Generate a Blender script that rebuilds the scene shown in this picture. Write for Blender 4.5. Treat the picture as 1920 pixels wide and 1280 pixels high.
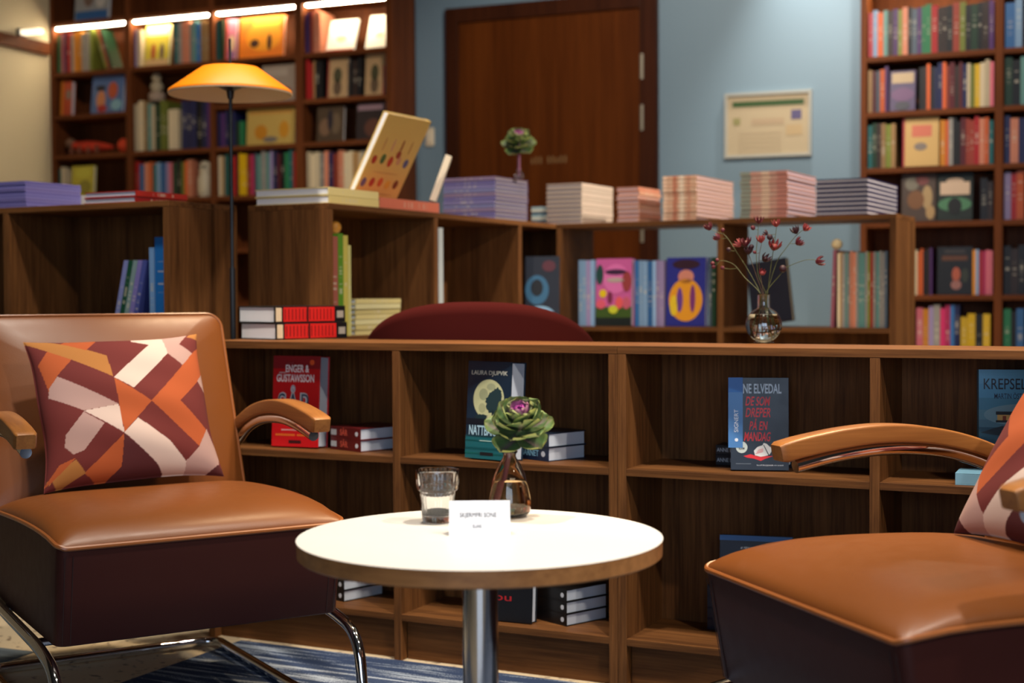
import bpy, bmesh, math, random
from mathutils import Vector, Matrix
for _o in list(bpy.data.objects): bpy.data.objects.remove(_o)
S = bpy.context.scene
COL = S.collection
PI = math.pi

# ------------------------------------------------------------------ camera
F = 2700.0; PIT = math.radians(1.85); ROL = math.radians(.282); YAW = math.radians(22.9); EYE = .936
cam = bpy.data.cameras.new('camera'); camo = bpy.data.objects.new('camera', cam); COL.objects.link(camo)
cam.sensor_width = 36; cam.lens = F / 1920 * 36; cam.clip_start = .05; cam.clip_end = 60
camo.location = (0, 0, EYE)
camo.rotation_euler = (Matrix.Rotation(YAW, 3, 'Z') @ Matrix.Rotation(PI / 2 - PIT, 3, 'X') @ Matrix.Rotation(-ROL, 3, 'Z')).to_euler()
cam.dof.use_dof = True; cam.dof.focus_distance = 3.0; cam.dof.aperture_fstop = cam.lens / 1000 / .0178
S.camera = camo

# ------------------------------------------------------------------ world, exposure, light
S.view_settings.view_transform = 'Standard'; S.view_settings.look = 'None'
S.view_settings.gamma = 1; S.view_settings.exposure = -0.14; S.view_settings.use_curve_mapping = False
W = bpy.data.worlds.new('world'); S.world = W; W.use_nodes = True
W.node_tree.nodes['Background'].inputs[0].default_value = (.55, .7, 1, 1)
W.node_tree.nodes['Background'].inputs[1].default_value = .3
try:
    S.cycles.sample_clamp_indirect = 4; S.cycles.max_bounces = 10; S.cycles.use_denoising = True
    S.cycles.blur_glossy = 1.0
except Exception: pass

def lamp(name, kind, loc, energy, color, target=None, **kw):
    l = bpy.data.lights.new(name, kind); l.energy = energy; l.color = color
    o = bpy.data.objects.new(name, l); COL.objects.link(o); o.location = loc
    for k, v in kw.items(): setattr(l, k, v)
    if target is not None:
        o.rotation_euler = (Vector(target) - Vector(loc)).to_track_quat('-Z', 'Y').to_euler()
    return o
def cw(xc, d, z=0):      # level metres right of / ahead of the camera -> world
    return Vector((xc * math.cos(YAW) - d * math.sin(YAW), xc * math.sin(YAW) + d * math.cos(YAW), z))
WARM = (1, .90, .77); WARM2 = (1, .74, .44); COOL = (.62, .78, 1)
def spot(name, xc, d, txc, td, tz, e, size=70, z=3.1, col=WARM, blend=.6, rad=.06):
    lamp(name, 'SPOT', cw(xc, d, z), e, col, cw(txc, td, tz), spot_size=math.radians(size), spot_blend=blend, shadow_soft_size=rad)
spot('ceiling_spot_seating', -.45, 2.62, -.32, 2.85, .5, 180, 75)
spot('ceiling_spot_room_right', 1.9, .35, .35, 3.2, .5, 170, 60, 3.0)
spot('ceiling_spot_shelf', .45, 2.35, .60, 3.25, .6, 240, 80)
spot('ceiling_spot_chair', 1.5, 1.9, .85, 2.5, .5, 190, 60)
spot('ceiling_spot_top', 1.2, 3.9, .62, 3.42, .8, 520, 42, 3.1, WARM2)
spot('ceiling_spot_top_left', -.1, 4.0, -.4, 3.75, .8, 200, 34, 3.1, WARM2)
spot('ceiling_spot_back_left', -1.0, 3.4, -1.1, 4.3, 1.0, 170, 80)
spot('ceiling_spot_back_right', 2.5, 4.5, 1.2, 5.3, 1.0, 480, 60)
spot('ceiling_spot_mid', .1, 3.9, -.1, 4.9, 1.0, 130, 80)
spot('ceiling_spot_lamp', -.5, 4.0, -.83, 4.28, 1.6, 55, 34)
spot('ceiling_spot_bookcase', 1.5, 5.4, 1.9, 6.6, 1.2, 95, 80)
spot('ceiling_spot_bookcase_left', -1.5, 5.9, -2.0, 7.6, 1.5, 70, 80)
spot('ceiling_spot_door', .5, 5.0, .6, 7.0, 1.4, 190, 85)
lamp('ceiling_spot_wall', 'SPOT', (-1.36, 6.80, 3.1), 170, (1, .95, .86), (-1.36, 6.98, 2.0), spot_size=math.radians(58), spot_blend=1, shadow_soft_size=.03)
# daylight through the shop window behind the camera
lamp('window_daylight', 'AREA', (1.1, -2.93, 1.45), 105, COOL, (.9, 3, 1.0), shape='RECTANGLE', size=4.0, size_y=2.2)
spot('added_floor_spot', .1, .2, .1, .25, 0, 130, 80)  # added unseen spot, brightens the near floor that the table column mirrors

# ------------------------------------------------------------------ measuring
def ray(px, py):
    X = (px - 960) / F; Y = -(py - 640) / F
    c, s = math.cos(ROL), math.sin(ROL)
    x = c * X + s * Y; up = -s * X + c * Y
    y = math.cos(PIT) + up * math.sin(PIT); z = up * math.cos(PIT) - math.sin(PIT)
    return Vector((x * math.cos(YAW) - y * math.sin(YAW), x * math.sin(YAW) + y * math.cos(YAW), z))
EYEP = Vector((0, 0, EYE))
class Frame:             # a floor-plan frame: a along the shelves, b inwards, z up
    def __init__(s, x, y, rot):
        s.o = Vector((x, y, 0)); s.rot = rot
        s.u = Vector((math.cos(rot), math.sin(rot), 0)); s.v = Vector((-math.sin(rot), math.cos(rot), 0))
    def w(s, a, b, z=0): return s.o + s.u * a + s.v * b + Vector((0, 0, z))
    def loc(s, p): q = Vector(p) - s.o; return Vector((q.dot(s.u), q.dot(s.v), q.z))
    def pv(s, px, py, b=0): r = ray(px, py); return s.loc(EYEP + r * ((b - (EYEP - s.o).dot(s.v)) / r.dot(s.v)))
    def pu(s, px, py, a=0): r = ray(px, py); return s.loc(EYEP + r * ((a - (EYEP - s.o).dot(s.u)) / r.dot(s.u)))
    def pz(s, px, py, z): r = ray(px, py); return s.loc(EYEP + r * ((z - EYE) / r.z))
FA = Frame(-1.0943, 3.2257, math.radians(-3.5))     # low shelf with the vase
FB = Frame(-2.2003, 3.7927, math.radians(-5.1))     # shelf island behind it
FC = Frame(0, 0, 0)                                  # walls and tall bookcases
def W3(p): return Vector((p[0], p[1], p[2] if len(p) > 2 else 0))

# ------------------------------------------------------------------ materials
def lin(c): return tuple(((v / 255) / 12.92 if v / 255 <= .04045 else ((v / 255 + .055) / 1.055) ** 2.4) for v in c)
MATS = {}
def mat(name, rgb=None, rough=.5, metal=0, srgb=None, **kw):
    if name in MATS: return MATS[name]
    m = bpy.data.materials.new(name); m.use_nodes = True; MATS[name] = m
    b = m.node_tree.nodes['Principled BSDF']
    c = lin(srgb) if srgb else rgb
    b.inputs['Base Color'].default_value = (*c, 1); b.inputs['Roughness'].default_value = rough; b.inputs['Metallic'].default_value = metal
    for k, v in kw.items():
        b.inputs[k].default_value = v
    # fine procedural variation so nothing is perfectly flat
    nt = m.node_tree; tc = nt.nodes.new('ShaderNodeTexCoord'); n = nt.nodes.new('ShaderNodeTexNoise'); n.inputs['Scale'].default_value = 35
    mp = nt.nodes.new('ShaderNodeMapRange'); mp.inputs[3].default_value = max(.02, rough - .05); mp.inputs[4].default_value = min(1, rough + .05)
    nt.links.new(tc.outputs['Object'], n.inputs['Vector']); nt.links.new(n.outputs['Fac'], mp.inputs[0])
    if metal < .5 and rough > .1: nt.links.new(mp.outputs[0], b.inputs['Roughness'])
    return m
def wood(name, dark, light, axis, rough=.5, fine=90, spec=.12):
    if name in MATS: return MATS[name]
    m = bpy.data.materials.new(name); m.use_nodes = True; MATS[name] = m
    nt = m.node_tree; b = nt.nodes['Principled BSDF']; b.inputs['Roughness'].default_value = rough; b.inputs['Specular IOR Level'].default_value = spec
    tc = nt.nodes.new('ShaderNodeTexCoord'); mp = nt.nodes.new('ShaderNodeMapping')
    sc = [fine, fine, fine]; sc['xyz'.index(axis)] = fine * .035
    mp.inputs['Scale'].default_value = sc
    n1 = nt.nodes.new('ShaderNodeTexNoise'); n1.inputs['Scale'].default_value = 1; n1.inputs['Detail'].default_value = 5; n1.inputs['Roughness'].default_value = .65
    n2 = nt.nodes.new('ShaderNodeTexNoise'); n2.inputs['Scale'].default_value = .16; n2.inputs['Detail'].default_value = 2
    mx = nt.nodes.new('ShaderNodeMath'); mx.operation = 'MULTIPLY_ADD'; mx.inputs[1].default_value = .6
    m2 = nt.nodes.new('ShaderNodeMath'); m2.operation = 'MULTIPLY'; m2.inputs[1].default_value = .4
    cr = nt.nodes.new('ShaderNodeValToRGB'); cr.color_ramp.elements[0].position = .38; cr.color_ramp.elements[1].position = .62
    cr.color_ramp.elements[0].color = (*lin(dark), 1); cr.color_ramp.elements[1].color = (*lin(light), 1)
    L = nt.links.new
    L(tc.outputs['Object'], mp.inputs[0]); L(mp.outputs[0], n1.inputs['Vector']); L(mp.outputs[0], n2.inputs['Vector'])
    L(n2.outputs['Fac'], m2.inputs[0]); L(n1.outputs['Fac'], mx.inputs[0]); L(m2.outputs[0], mx.inputs[2]); L(mx.outputs[0], cr.inputs[0]); L(cr.outputs[0], b.inputs['Base Color'])
    bp = nt.nodes.new('ShaderNodeBump'); bp.inputs['Strength'].default_value = .08; bp.inputs['Distance'].default_value = .001
    L(n1.outputs['Fac'], bp.inputs['Height']); L(bp.outputs[0], b.inputs['Normal'])
    return m
WD, WL = (78, 48, 26), (122, 79, 43)
WV = wood('walnut_upright', WD, WL, 'z', .5, 150); WH = wood('walnut_board', WD, WL, 'x'); WHY = wood('walnut_board_deep', WD, WL, 'y')
OAKX = wood('oak_arm', (126, 76, 36), (160, 104, 52), 'y', .35, 70, .4)
OAKE = wood('oak_edge', (140, 94, 54), (176, 122, 72), 'x', .4, 60, .35)
DOORW = wood('door_veneer', (78, 36, 10), (100, 50, 16), 'z', .4, 45)
DOORF = wood('door_frame_wood', (52, 24, 12), (70, 34, 17), 'z', .45, 45)
CASEV = wood('bookcase_upright', (88, 46, 22), (118, 64, 32), 'z'); CASEH = wood('bookcase_board', (88, 46, 22), (118, 64, 32), 'x')
CHROME = mat('chrome', (.78, .78, .80), .07, 1)
BLACKM = mat('black_metal', (.012, .013, .016), .35, 0)
WHITE = mat('white_laminate', srgb=(234, 228, 220), rough=.4)
PAPER = mat('paper', srgb=(238, 238, 240), rough=.75)
def leather():
    m = mat('brown_leather', srgb=(112, 62, 25), rough=.38)
    nt = m.node_tree; b = nt.nodes['Principled BSDF']
    b.inputs['Specular IOR Level'].default_value = .35
    v = nt.nodes.new('ShaderNodeTexVoronoi'); v.inputs['Scale'].default_value = 420
    tc = nt.nodes.new('ShaderNodeTexCoord'); bp = nt.nodes.new('ShaderNodeBump'); bp.inputs['Strength'].default_value = .12; bp.inputs['Distance'].default_value = .0006
    nt.links.new(tc.outputs['Object'], v.inputs['Vector']); nt.links.new(v.outputs['Distance'], bp.inputs['Height']); nt.links.new(bp.outputs[0], b.inputs['Normal'])
    return m
LEATHER = leather()
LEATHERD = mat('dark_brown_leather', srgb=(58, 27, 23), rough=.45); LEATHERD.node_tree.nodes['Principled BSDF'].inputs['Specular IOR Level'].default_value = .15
PIPING = mat('leather_piping', srgb=(132, 76, 36), rough=.34)
THREAD = mat('dark_stitching', srgb=(40, 22, 20), rough=.7)
def glass(name, rgb, rough=0., ior=1.48):
    m = mat(name, rgb, rough); b = m.node_tree.nodes['Principled BSDF']
    for l in list(b.inputs['Roughness'].links): m.node_tree.links.remove(l)
    b.inputs['Roughness'].default_value = rough
    b.inputs['Transmission Weight'].default_value = 1; b.inputs['IOR'].default_value = ior
    return m
GLASS = glass('clear_glass', (.97, .98, .98)); AMBER = glass('smoky_amber_glass', (.94, .82, .66)); WATER = glass('water', (.97, .98, .97), 0, 1.33); WATERA = glass('water_in_amber_vase', (.97, .90, .78), 0, 1.33)
def emit(name, rgb, st):
    m = bpy.data.materials.new(name); m.use_nodes = True; nt = m.node_tree
    b = nt.nodes['Principled BSDF']; b.inputs['Base Color'].default_value = (*rgb, 1)
    b.inputs['Emission Color'].default_value = (*rgb, 1); b.inputs['Emission Strength'].default_value = st
    return m
def attr_mat(name, rough=.8, attr='Col', sheen=0):
    if name in MATS: return MATS[name]
    m = bpy.data.materials.new(name); m.use_nodes = True; MATS[name] = m; nt = m.node_tree
    a = nt.nodes.new('ShaderNodeVertexColor'); a.layer_name = attr
    b = nt.nodes['Principled BSDF']; b.inputs['Roughness'].default_value = rough
    if sheen: b.inputs['Sheen Weight'].default_value = sheen
    n = nt.nodes.new('ShaderNodeTexNoise'); n.inputs['Scale'].default_value = 900; tc = nt.nodes.new('ShaderNodeTexCoord')
    bp = nt.nodes.new('ShaderNodeBump'); bp.inputs['Strength'].default_value = .15; bp.inputs['Distance'].default_value = .001
    nt.links.new(tc.outputs['Object'], n.inputs['Vector']); nt.links.new(n.outputs['Fac'], bp.inputs['Height']); nt.links.new(bp.outputs[0], b.inputs['Normal'])
    nt.links.new(a.outputs['Color'], b.inputs['Base Color'])
    return m
def spine_mat():          # book cover: colour of the object, a paler title block and thin rules on the spine
    m = bpy.data.materials.new('book_cover'); m.use_nodes = True; nt = m.node_tree; L = nt.links.new; N = nt.nodes.new
    b = nt.nodes['Principled BSDF']; b.inputs['Roughness'].default_value = .42
    oi = N('ShaderNodeObjectInfo'); tc = N('ShaderNodeTexCoord'); sp = N('ShaderNodeSeparateXYZ'); L(tc.outputs['Generated'], sp.inputs[0])
    z = N('ShaderNodeMath'); z.operation = 'MULTIPLY_ADD'; z.inputs[1].default_value = .22; z.inputs[2].default_value = 0; L(oi.outputs['Random'], z.inputs[0])
    za = N('ShaderNodeMath'); za.operation = 'ADD'; L(sp.outputs['Z'], za.inputs[0]); L(z.outputs[0], za.inputs[1])
    n = N('ShaderNodeTexNoise'); n.noise_dimensions = '2D'; n.inputs['Scale'].default_value = 26
    cb = N('ShaderNodeCombineXYZ'); L(za.outputs[0], cb.inputs[0]); L(oi.outputs['Random'], cb.inputs[1]); L(cb.outputs[0], n.inputs['Vector'])
    g1 = N('ShaderNodeMath'); g1.operation = 'GREATER_THAN'; g1.inputs[1].default_value = .57; L(n.outputs['Fac'], g1.inputs[0])
    w1 = N('ShaderNodeMath'); w1.operation = 'COMPARE'; w1.inputs[1].default_value = .62; w1.inputs[2].default_value = .2; L(za.outputs[0], w1.inputs[0])
    xm = N('ShaderNodeMath'); xm.operation = 'COMPARE'; xm.inputs[1].default_value = .5; xm.inputs[2].default_value = .26; L(sp.outputs['X'], xm.inputs[0])
    yl = N('ShaderNodeMath'); yl.operation = 'LESS_THAN'; yl.inputs[1].default_value = .03; L(sp.outputs['Y'], yl.inputs[0])
    m1 = N('ShaderNodeMath'); m1.operation = 'MULTIPLY'; L(g1.outputs[0], m1.inputs[0]); L(w1.outputs[0], m1.inputs[1])
    m2 = N('ShaderNodeMath'); m2.operation = 'MULTIPLY'; L(m1.outputs[0], m2.inputs[0]); L(xm.outputs[0], m2.inputs[1])
    m3 = N('ShaderNodeMath'); m3.operation = 'MULTIPLY'; L(m2.outputs[0], m3.inputs[0]); L(yl.outputs[0], m3.inputs[1])
    m4 = N('ShaderNodeMath'); m4.operation = 'MULTIPLY'; m4.inputs[1].default_value = .5; L(m3.outputs[0], m4.inputs[0])
    mx = N('ShaderNodeMix'); mx.data_type = 'RGBA'; mx.inputs[7].default_value = (.62, .55, .42, 1)
    L(m4.outputs[0], mx.inputs[0]); L(oi.outputs['Color'], mx.inputs[6]); L(mx.outputs[2], b.inputs['Base Color'])
    return m
COVER = spine_mat()
def flat_obj_mat():
    m = bpy.data.materials.new('printed_ink'); m.use_nodes = True; nt = m.node_tree
    oi = nt.nodes.new('ShaderNodeObjectInfo'); nt.links.new(oi.outputs['Color'], nt.nodes['Principled BSDF'].inputs['Base Color'])
    nt.nodes['Principled BSDF'].inputs['Roughness'].default_value = .45
    return m
INK = flat_obj_mat()

# ------------------------------------------------------------------ mesh helpers
class MB:
    def __init__(s): s.v = []; s.f = []; s.m = []
    def add(s, vs, fs, mi=0):
        k = len(s.v); s.v += [tuple(v) for v in vs]; s.f += [tuple(i + k for i in f) for f in fs]; s.m += [mi] * len(fs); return s
    def box(s, x0, x1, y0, y1, z0, z1, mi=0):
        return s.add([(x0, y0, z0), (x1, y0, z0), (x1, y1, z0), (x0, y1, z0), (x0, y0, z1), (x1, y0, z1), (x1, y1, z1), (x0, y1, z1)],
                     [(0, 3, 2, 1), (4, 5, 6, 7), (0, 1, 5, 4), (1, 2, 6, 5), (2, 3, 7, 6), (3, 0, 4, 7)], mi)
    def rings(s, rings, closed=True, cap0=True, cap1=True, mi=0):
        n = len(rings[0]); vs = [p for r in rings for p in r]; fs = []
        for i in range(len(rings) - 1):
            for j in range(n if closed else n - 1):
                a = i * n + j; b = i * n + (j + 1) % n
                fs.append((a, b, b + n, a + n))
        if cap0: fs.append(tuple(range(n - 1, -1, -1)))
        if cap1: fs.append(tuple(range((len(rings) - 1) * n, len(rings) * n)))
        return s.add(vs, fs, mi)
    def lathe(s, prof, seg=40, mi=0, cx=0, cy=0, wob=None, cap0=True, cap1=True):
        rs = []
        for r, z in prof:
            rs.append([(cx + (r * (wob(k / seg) if wob else 1)) * math.cos(2 * PI * k / seg), cy + (r * (wob(k / seg) if wob else 1)) * math.sin(2 * PI * k / seg), z) for k in range(seg)])
        return s.rings(rs, True, cap0, cap1, mi)
    def tube(s, pts, r, seg=12, mi=0, closed=False, cap=True):
        pts = [Vector(p) for p in pts]; n = len(pts); rs = []; up = None
        for i, p in enumerate(pts):
            a = pts[(i - 1) % n] if (closed or i > 0) else p; b = pts[(i + 1) % n] if (closed or i < n - 1) else p
            t = (b - a).normalized()
            if up is None: up = Vector((0, 0, 1)) if abs(t.z) < .9 else Vector((1, 0, 0))
            x = t.cross(up)
            if x.length < 1e-6: x = t.orthogonal()
            x.normalize(); up = x.cross(t).normalized()
            rr = r[i] if isinstance(r, (list, tuple)) else r
            rs.append([p + (x * math.cos(2 * PI * k / seg) + up * math.sin(2 * PI * k / seg)) * rr for k in range(seg)])
        if closed: rs.append(rs[0])
        return s.rings(rs, True, cap and not closed, cap and not closed, mi)
    def obj(s, name, mats, parent=None, smooth=False, bevel=0, sharp=40, loc=None):
        me = bpy.data.meshes.new(name); me.from_pydata(s.v, [], s.f)
        if not isinstance(mats, (list, tuple)): mats = [mats]
        for m in mats: me.materials.append(m)
        if len(mats) > 1: me.polygons.foreach_set('material_index', s.m)
        bm = bmesh.new(); bm.from_mesh(me); bmesh.ops.recalc_face_normals(bm, faces=bm.faces); bm.to_mesh(me); bm.free()
        if smooth:
            me.polygons.foreach_set('use_smooth', [True] * len(me.polygons)); me.set_sharp_from_angle(angle=math.radians(sharp))
        o = bpy.data.objects.new(name, me); COL.objects.link(o)
        if parent: o.parent = parent
        if loc is not None: o.location = loc
        if bevel:
            b = o.modifiers.new('bevel', 'BEVEL'); b.width = bevel; b.segments = 2; b.limit_method = 'ANGLE'
        return o
def bez(pts, n=8):        # smooth path through points (Catmull-Rom)
    P = [Vector(p) for p in pts]; out = []
    for i in range(len(P) - 1):
        p0 = P[i - 1] if i else P[0] * 2 - P[1]; p1 = P[i]; p2 = P[i + 1]; p3 = P[i + 2] if i + 2 < len(P) else P[-1] * 2 - P[-2]
        for k in range(n):
            t = k / n
            out.append(.5 * ((2 * p1) + (p2 - p0) * t + (2 * p0 - 5 * p1 + 4 * p2 - p3) * t * t + (3 * p1 - p0 - 3 * p2 + p3) * t ** 3))
    return out + [P[-1]]
def fillet(pts, r, n=7):  # polyline with rounded corners
    P = [Vector(p) for p in pts]; out = [P[0]]
    for i in range(1, len(P) - 1):
        a = (P[i - 1] - P[i]); b = (P[i + 1] - P[i]); rr = min(r, a.length * .49, b.length * .49)
        p = P[i] + a.normalized() * rr; q = P[i] + b.normalized() * rr
        for k in range(n + 1):
            t = k / n; out.append(p * (1 - t) ** 2 + P[i] * 2 * t * (1 - t) + q * t * t)
    return out + [P[-1]]
def rrect(w, h, r, n=6):
    out = []
    for cx, cy, a0 in ((w / 2 - r, h / 2 - r, 0), (-w / 2 + r, h / 2 - r, 90), (-w / 2 + r, -h / 2 + r, 180), (w / 2 - r, -h / 2 + r, 270)):
        for k in range(n + 1):
            a = math.radians(a0 + 90 * k / n); out.append((cx + r * math.cos(a), cy + r * math.sin(a)))
    return out
def tag(o, label, cat, group=None, kind=None):
    if label: o['label'] = label
    if cat: o['category'] = cat
    if group: o['group'] = group
    if kind: o['kind'] = kind
    return o
def root(name, label, cat, loc, rz=0, group=None):
    o = bpy.data.objects.new(name, None); COL.objects.link(o); o.location = loc; o.rotation_euler = (0, 0, rz); o.empty_display_size = .05
    return tag(o, label, cat, group)
def copy_tree(o, parent=None):
    c = o.copy(); COL.objects.link(c)
    if parent: c.parent = parent
    for ch in list(o.children): copy_tree(ch, c)
    return c
def struct(o): o['kind'] = 'structure'; return o
def text(s, size, parent, name, mtx, color, xs=1.0, bold=0.0, align='CENTER', shear=0, thick=.0002):
    cu = bpy.data.curves.new(name, 'FONT'); cu.body = s; cu.size = size; cu.align_x = align; cu.align_y = 'CENTER'; cu.offset = bold * size; cu.shear = shear; cu.extrude = thick; cu.resolution_u = 3
    t = bpy.data.objects.new(name, cu); COL.objects.link(t)
    bpy.context.view_layer.update()
    me = bpy.data.meshes.new_from_object(t.evaluated_get(bpy.context.evaluated_depsgraph_get())); bpy.data.objects.remove(t)
    me.name = name; me.materials.clear(); me.materials.append(INK)
    o = bpy.data.objects.new(name, me); COL.objects.link(o); o.parent = parent
    o.matrix_local = mtx @ Matrix.Diagonal((xs, 1, 1, 1)); o.color = (*lin(color), 1)
    return o
def fit_text(st, parent, name, mtx, w, h, col, bold=.01, shear=0):
    o = text(st, .1, parent, name, Matrix.Identity(4), col, 1, bold, 'LEFT', shear)
    xs = [v.co.x for v in o.data.vertices]; ys = [v.co.y for v in o.data.vertices]
    cx, cy = (min(xs) + max(xs)) / 2, (min(ys) + max(ys)) / 2; sx, sy = w / (max(xs) - min(xs)), h / (max(ys) - min(ys))
    for v in o.data.vertices: v.co.x = (v.co.x - cx) * sx; v.co.y = (v.co.y - cy) * sy
    o.matrix_local = mtx; return o
ORD = ['zeroth', 'first', 'second', 'third', 'fourth', 'fifth', 'sixth', 'seventh', 'eighth', 'ninth', 'tenth', 'eleventh', 'twelfth', 'thirteenth', 'fourteenth', 'fifteenth', 'sixteenth', 'seventeenth', 'eighteenth', 'nineteenth', 'twentieth', 'twenty-first', 'twenty-second', 'twenty-third', 'twenty-fourth', 'twenty-fifth', 'twenty-sixth', 'twenty-seventh', 'twenty-eighth', 'twenty-ninth', 'thirtieth']

# ------------------------------------------------------------------ room
def plain(name, x0, x1, y0, y1, z0, z1, m): return struct(MB().box(x0, x1, y0, y1, z0, z1).obj(name, m))
BLUE = mat('blue_wall_paint', srgb=(118, 140, 154), rough=.55); CREAM = mat('cream_wall_paint', srgb=(226, 208, 170), rough=.7)
CEIL = mat('ceiling_paint', srgb=(58, 56, 54), rough=.8)
XL, XR, YB, YF, ZC = -5.75, 4.2, 7.0, -3.0, 3.2
def floor_mat():
    m = mat('terrazzo_floor', srgb=(196, 178, 150), rough=.35); nt = m.node_tree; b = nt.nodes['Principled BSDF']
    tc = nt.nodes.new('ShaderNodeTexCoord'); v = nt.nodes.new('ShaderNodeTexNoise'); v.inputs['Scale'].default_value = 38; v.inputs['Detail'].default_value = 6
    cr = nt.nodes.new('ShaderNodeValToRGB'); e = cr.color_ramp.elements
    e[0].position = .34; e[0].color = (*lin((120, 100, 80)), 1); e[1].position = .42; e[1].color = (*lin((214, 194, 160)), 1)
    nt.links.new(tc.outputs['Object'], v.inputs['Vector']); nt.links.new(v.outputs['Fac'], cr.inputs[0]); nt.links.new(cr.outputs[0], b.inputs['Base Color'])
    return m
plain('floor', XL, XR, YF, YB, -.05, 0, floor_mat())
plain('ceiling', XL, XR, YF, YB, ZC, ZC + .05, CEIL)
plain('wall_back', XL, XR, YB, YB + .1, 0, ZC, BLUE)
plain('wall_left', XL - .1, XL, YF, YB, 0, ZC, CREAM)
plain('wall_right', XR, XR + .1, YF, YB, 0, ZC, mat('brown_wall_paint', srgb=(92, 74, 58), rough=.7))
# wall behind the camera with a wide shop window
wf = MB(); wf.box(XL, -.6, YF - .1, YF, 0, ZC); wf.box(3.6, XR, YF - .1, YF, 0, ZC); wf.box(-.6, 3.6, YF - .1, YF, 0, .3); wf.box(-.6, 3.6, YF - .1, YF, 2.6, ZC)
struct(wf.obj('wall_front', mat('dark_wall_paint', srgb=(84, 76, 68), rough=.7)))
wn = MB()
for x in (-.6, .8, 2.2, 3.56): wn.box(x, x + .04, YF - .08, YF - .02, .3, 2.6)
wn.box(-.6, 3.6, YF - .08, YF - .02, .3, .34); wn.box(-.6, 3.6, YF - .08, YF - .02, 2.56, 2.6)
struct(wn.obj('window_1', BLACKM))
p = FC.pu(40, 82, XL)
struct(MB().box(XL, XL + .03, YF, 6.7, p.z - .035, p.z + .035).obj('trim_1', CASEH))
# small glowing bar on the cream wall
r = root('glowing_bar', 'short white glowing bar on the cream wall above the wooden rail', 'light', (XL + .02, FC.pu(38, 62, XL).y, FC.pu(38, 62, XL).z), 0)
MB().box(-.02, .0, -.03, .03, -.02, .02).obj('bar_end', BLACKM, r); MB().box(0, .13, -.02, .02, -.012, .012).obj('bar_body', emit('wall_bar_glow', (1, .86, .62), 2.2), r)
# carpets
def carpet(name, srgb1, srgb2, streak, rot):
    m = mat(name, srgb=srgb1, rough=.95); nt = m.node_tree; b = nt.nodes['Principled BSDF']
    tc = nt.nodes.new('ShaderNodeTexCoord'); mp = nt.nodes.new('ShaderNodeMapping'); mp.inputs['Rotation'].default_value = (0, 0, rot); mp.inputs['Scale'].default_value = (3, 46, 1)
    n = nt.nodes.new('ShaderNodeTexNoise'); n.inputs['Scale'].default_value = 1; n.inputs['Detail'].default_value = 3
    n2 = nt.nodes.new('ShaderNodeTexNoise'); n2.inputs['Scale'].default_value = 260
    ad = nt.nodes.new('ShaderNodeMath'); ad.operation = 'MULTIPLY_ADD'; ad.inputs[1].default_value = .3
    cr = nt.nodes.new('ShaderNodeValToRGB'); e = cr.color_ramp.elements
    e[0].position = streak; e[0].color = (*lin(srgb1), 1); e[1].position = streak + .12; e[1].color = (*lin(srgb2), 1)
    L = nt.links.new
    L(tc.outputs['Object'], mp.inputs[0]); L(mp.outputs[0], n.inputs['Vector']); L(tc.outputs['Object'], n2.inputs['Vector']); L(n2.outputs['Fac'], ad.inputs[0]); L(n.outputs['Fac'], ad.inputs[2]); L(ad.outputs[0], cr.inputs[0]); L(cr.outputs[0], b.inputs['Base Color'])
    bp = nt.nodes.new('ShaderNodeBump'); bp.inputs['Strength'].default_value = .5; bp.inputs['Distance'].default_value = .004; L(n2.outputs['Fac'], bp.inputs['Height']); L(bp.outputs[0], b.inputs['Normal'])
    return m
rug = MB().box(-1.10, 2.6, -2.1, -.004, .0004, .003).obj('carpet', carpet('blue_streaked_carpet', (34, 52, 84), (150, 160, 172), .66, math.radians(8))); rug.location = FA.o; rug.rotation_euler = (0, 0, FA.rot)
tag(rug, 'dark blue carpet with pale streaks under the white table', 'carpet')
rug2 = MB().box(-4.4, -2.63, 1.2, 2.98, .0004, .003).obj('carpet', carpet('grey_blue_carpet', (74, 84, 92), (96, 106, 112), .6, .4))
tag(rug2, 'plain grey blue carpet at the left edge, beyond the left armchair', 'carpet')

# door in the blue wall
da, db = FC.pv(864, 300, YB).x, FC.pv(1203, 300, YB).x; fa, fb = FC.pv(841, 300, YB).x, FC.pv(1236, 300, YB).x; dz = 2.378; fz = 2.457
d = root('door_1', None, None, (0, YB, 0)); struct(d)
df = MB(); df.box(fa, da, -.035, 0, 0, fz); df.box(db, fb, -.035, 0, 0, fz); df.box(da, db, -.035, 0, dz, fz); df.obj('door_frame', DOORF, d, bevel=.002)
dl = MB().box(da, db, -.018, 0, .005, dz).obj('door_leaf', DOORW, d)
HNG = mat('brushed_steel_hinge', srgb=(150, 140, 122), rough=.45, metal=.6)
for y0, y1 in ((103, 150), (198, 246), (428, 455)):
    zt = FC.pv(1206, y0, YB).z; zb = FC.pv(1206, y1, YB).z
    MB().lathe([(.012, zb), (.012, zt)], 12, cx=db + .012, cy=-.03).obj('hinge', HNG, dl, True)
sx = FC.pv(1032, 300, YB)
for k in range(9):
    if k == 3: continue
    o = MB().box(sx.x - .10 + k * .023, sx.x - .088 + k * .023, -.0188, -.018, sx.z - .018, sx.z + (.018 if k % 3 else .010)).obj('door_lettering', INK, dl); o.color = (*lin((130, 98, 60)), 1)
# wall switch
q = FC.pv(807, 257, YB)
r = root('light_switch', 'small cream switch on the blue wall left of the brown door', 'switch', (q.x, YB, q.z))
MB().box(-.026, .026, -.012, 0, -.05, .05).obj('plate', mat('cream_plastic', srgb=(226, 208, 178), rough=.4), r, bevel=.006)
MB().box(-.016, .016, -.017, -.012, -.03, .03).obj('rocker', mat('cream_plastic_rocker', srgb=(232, 216, 188), rough=.35), r, bevel=.002)
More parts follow.
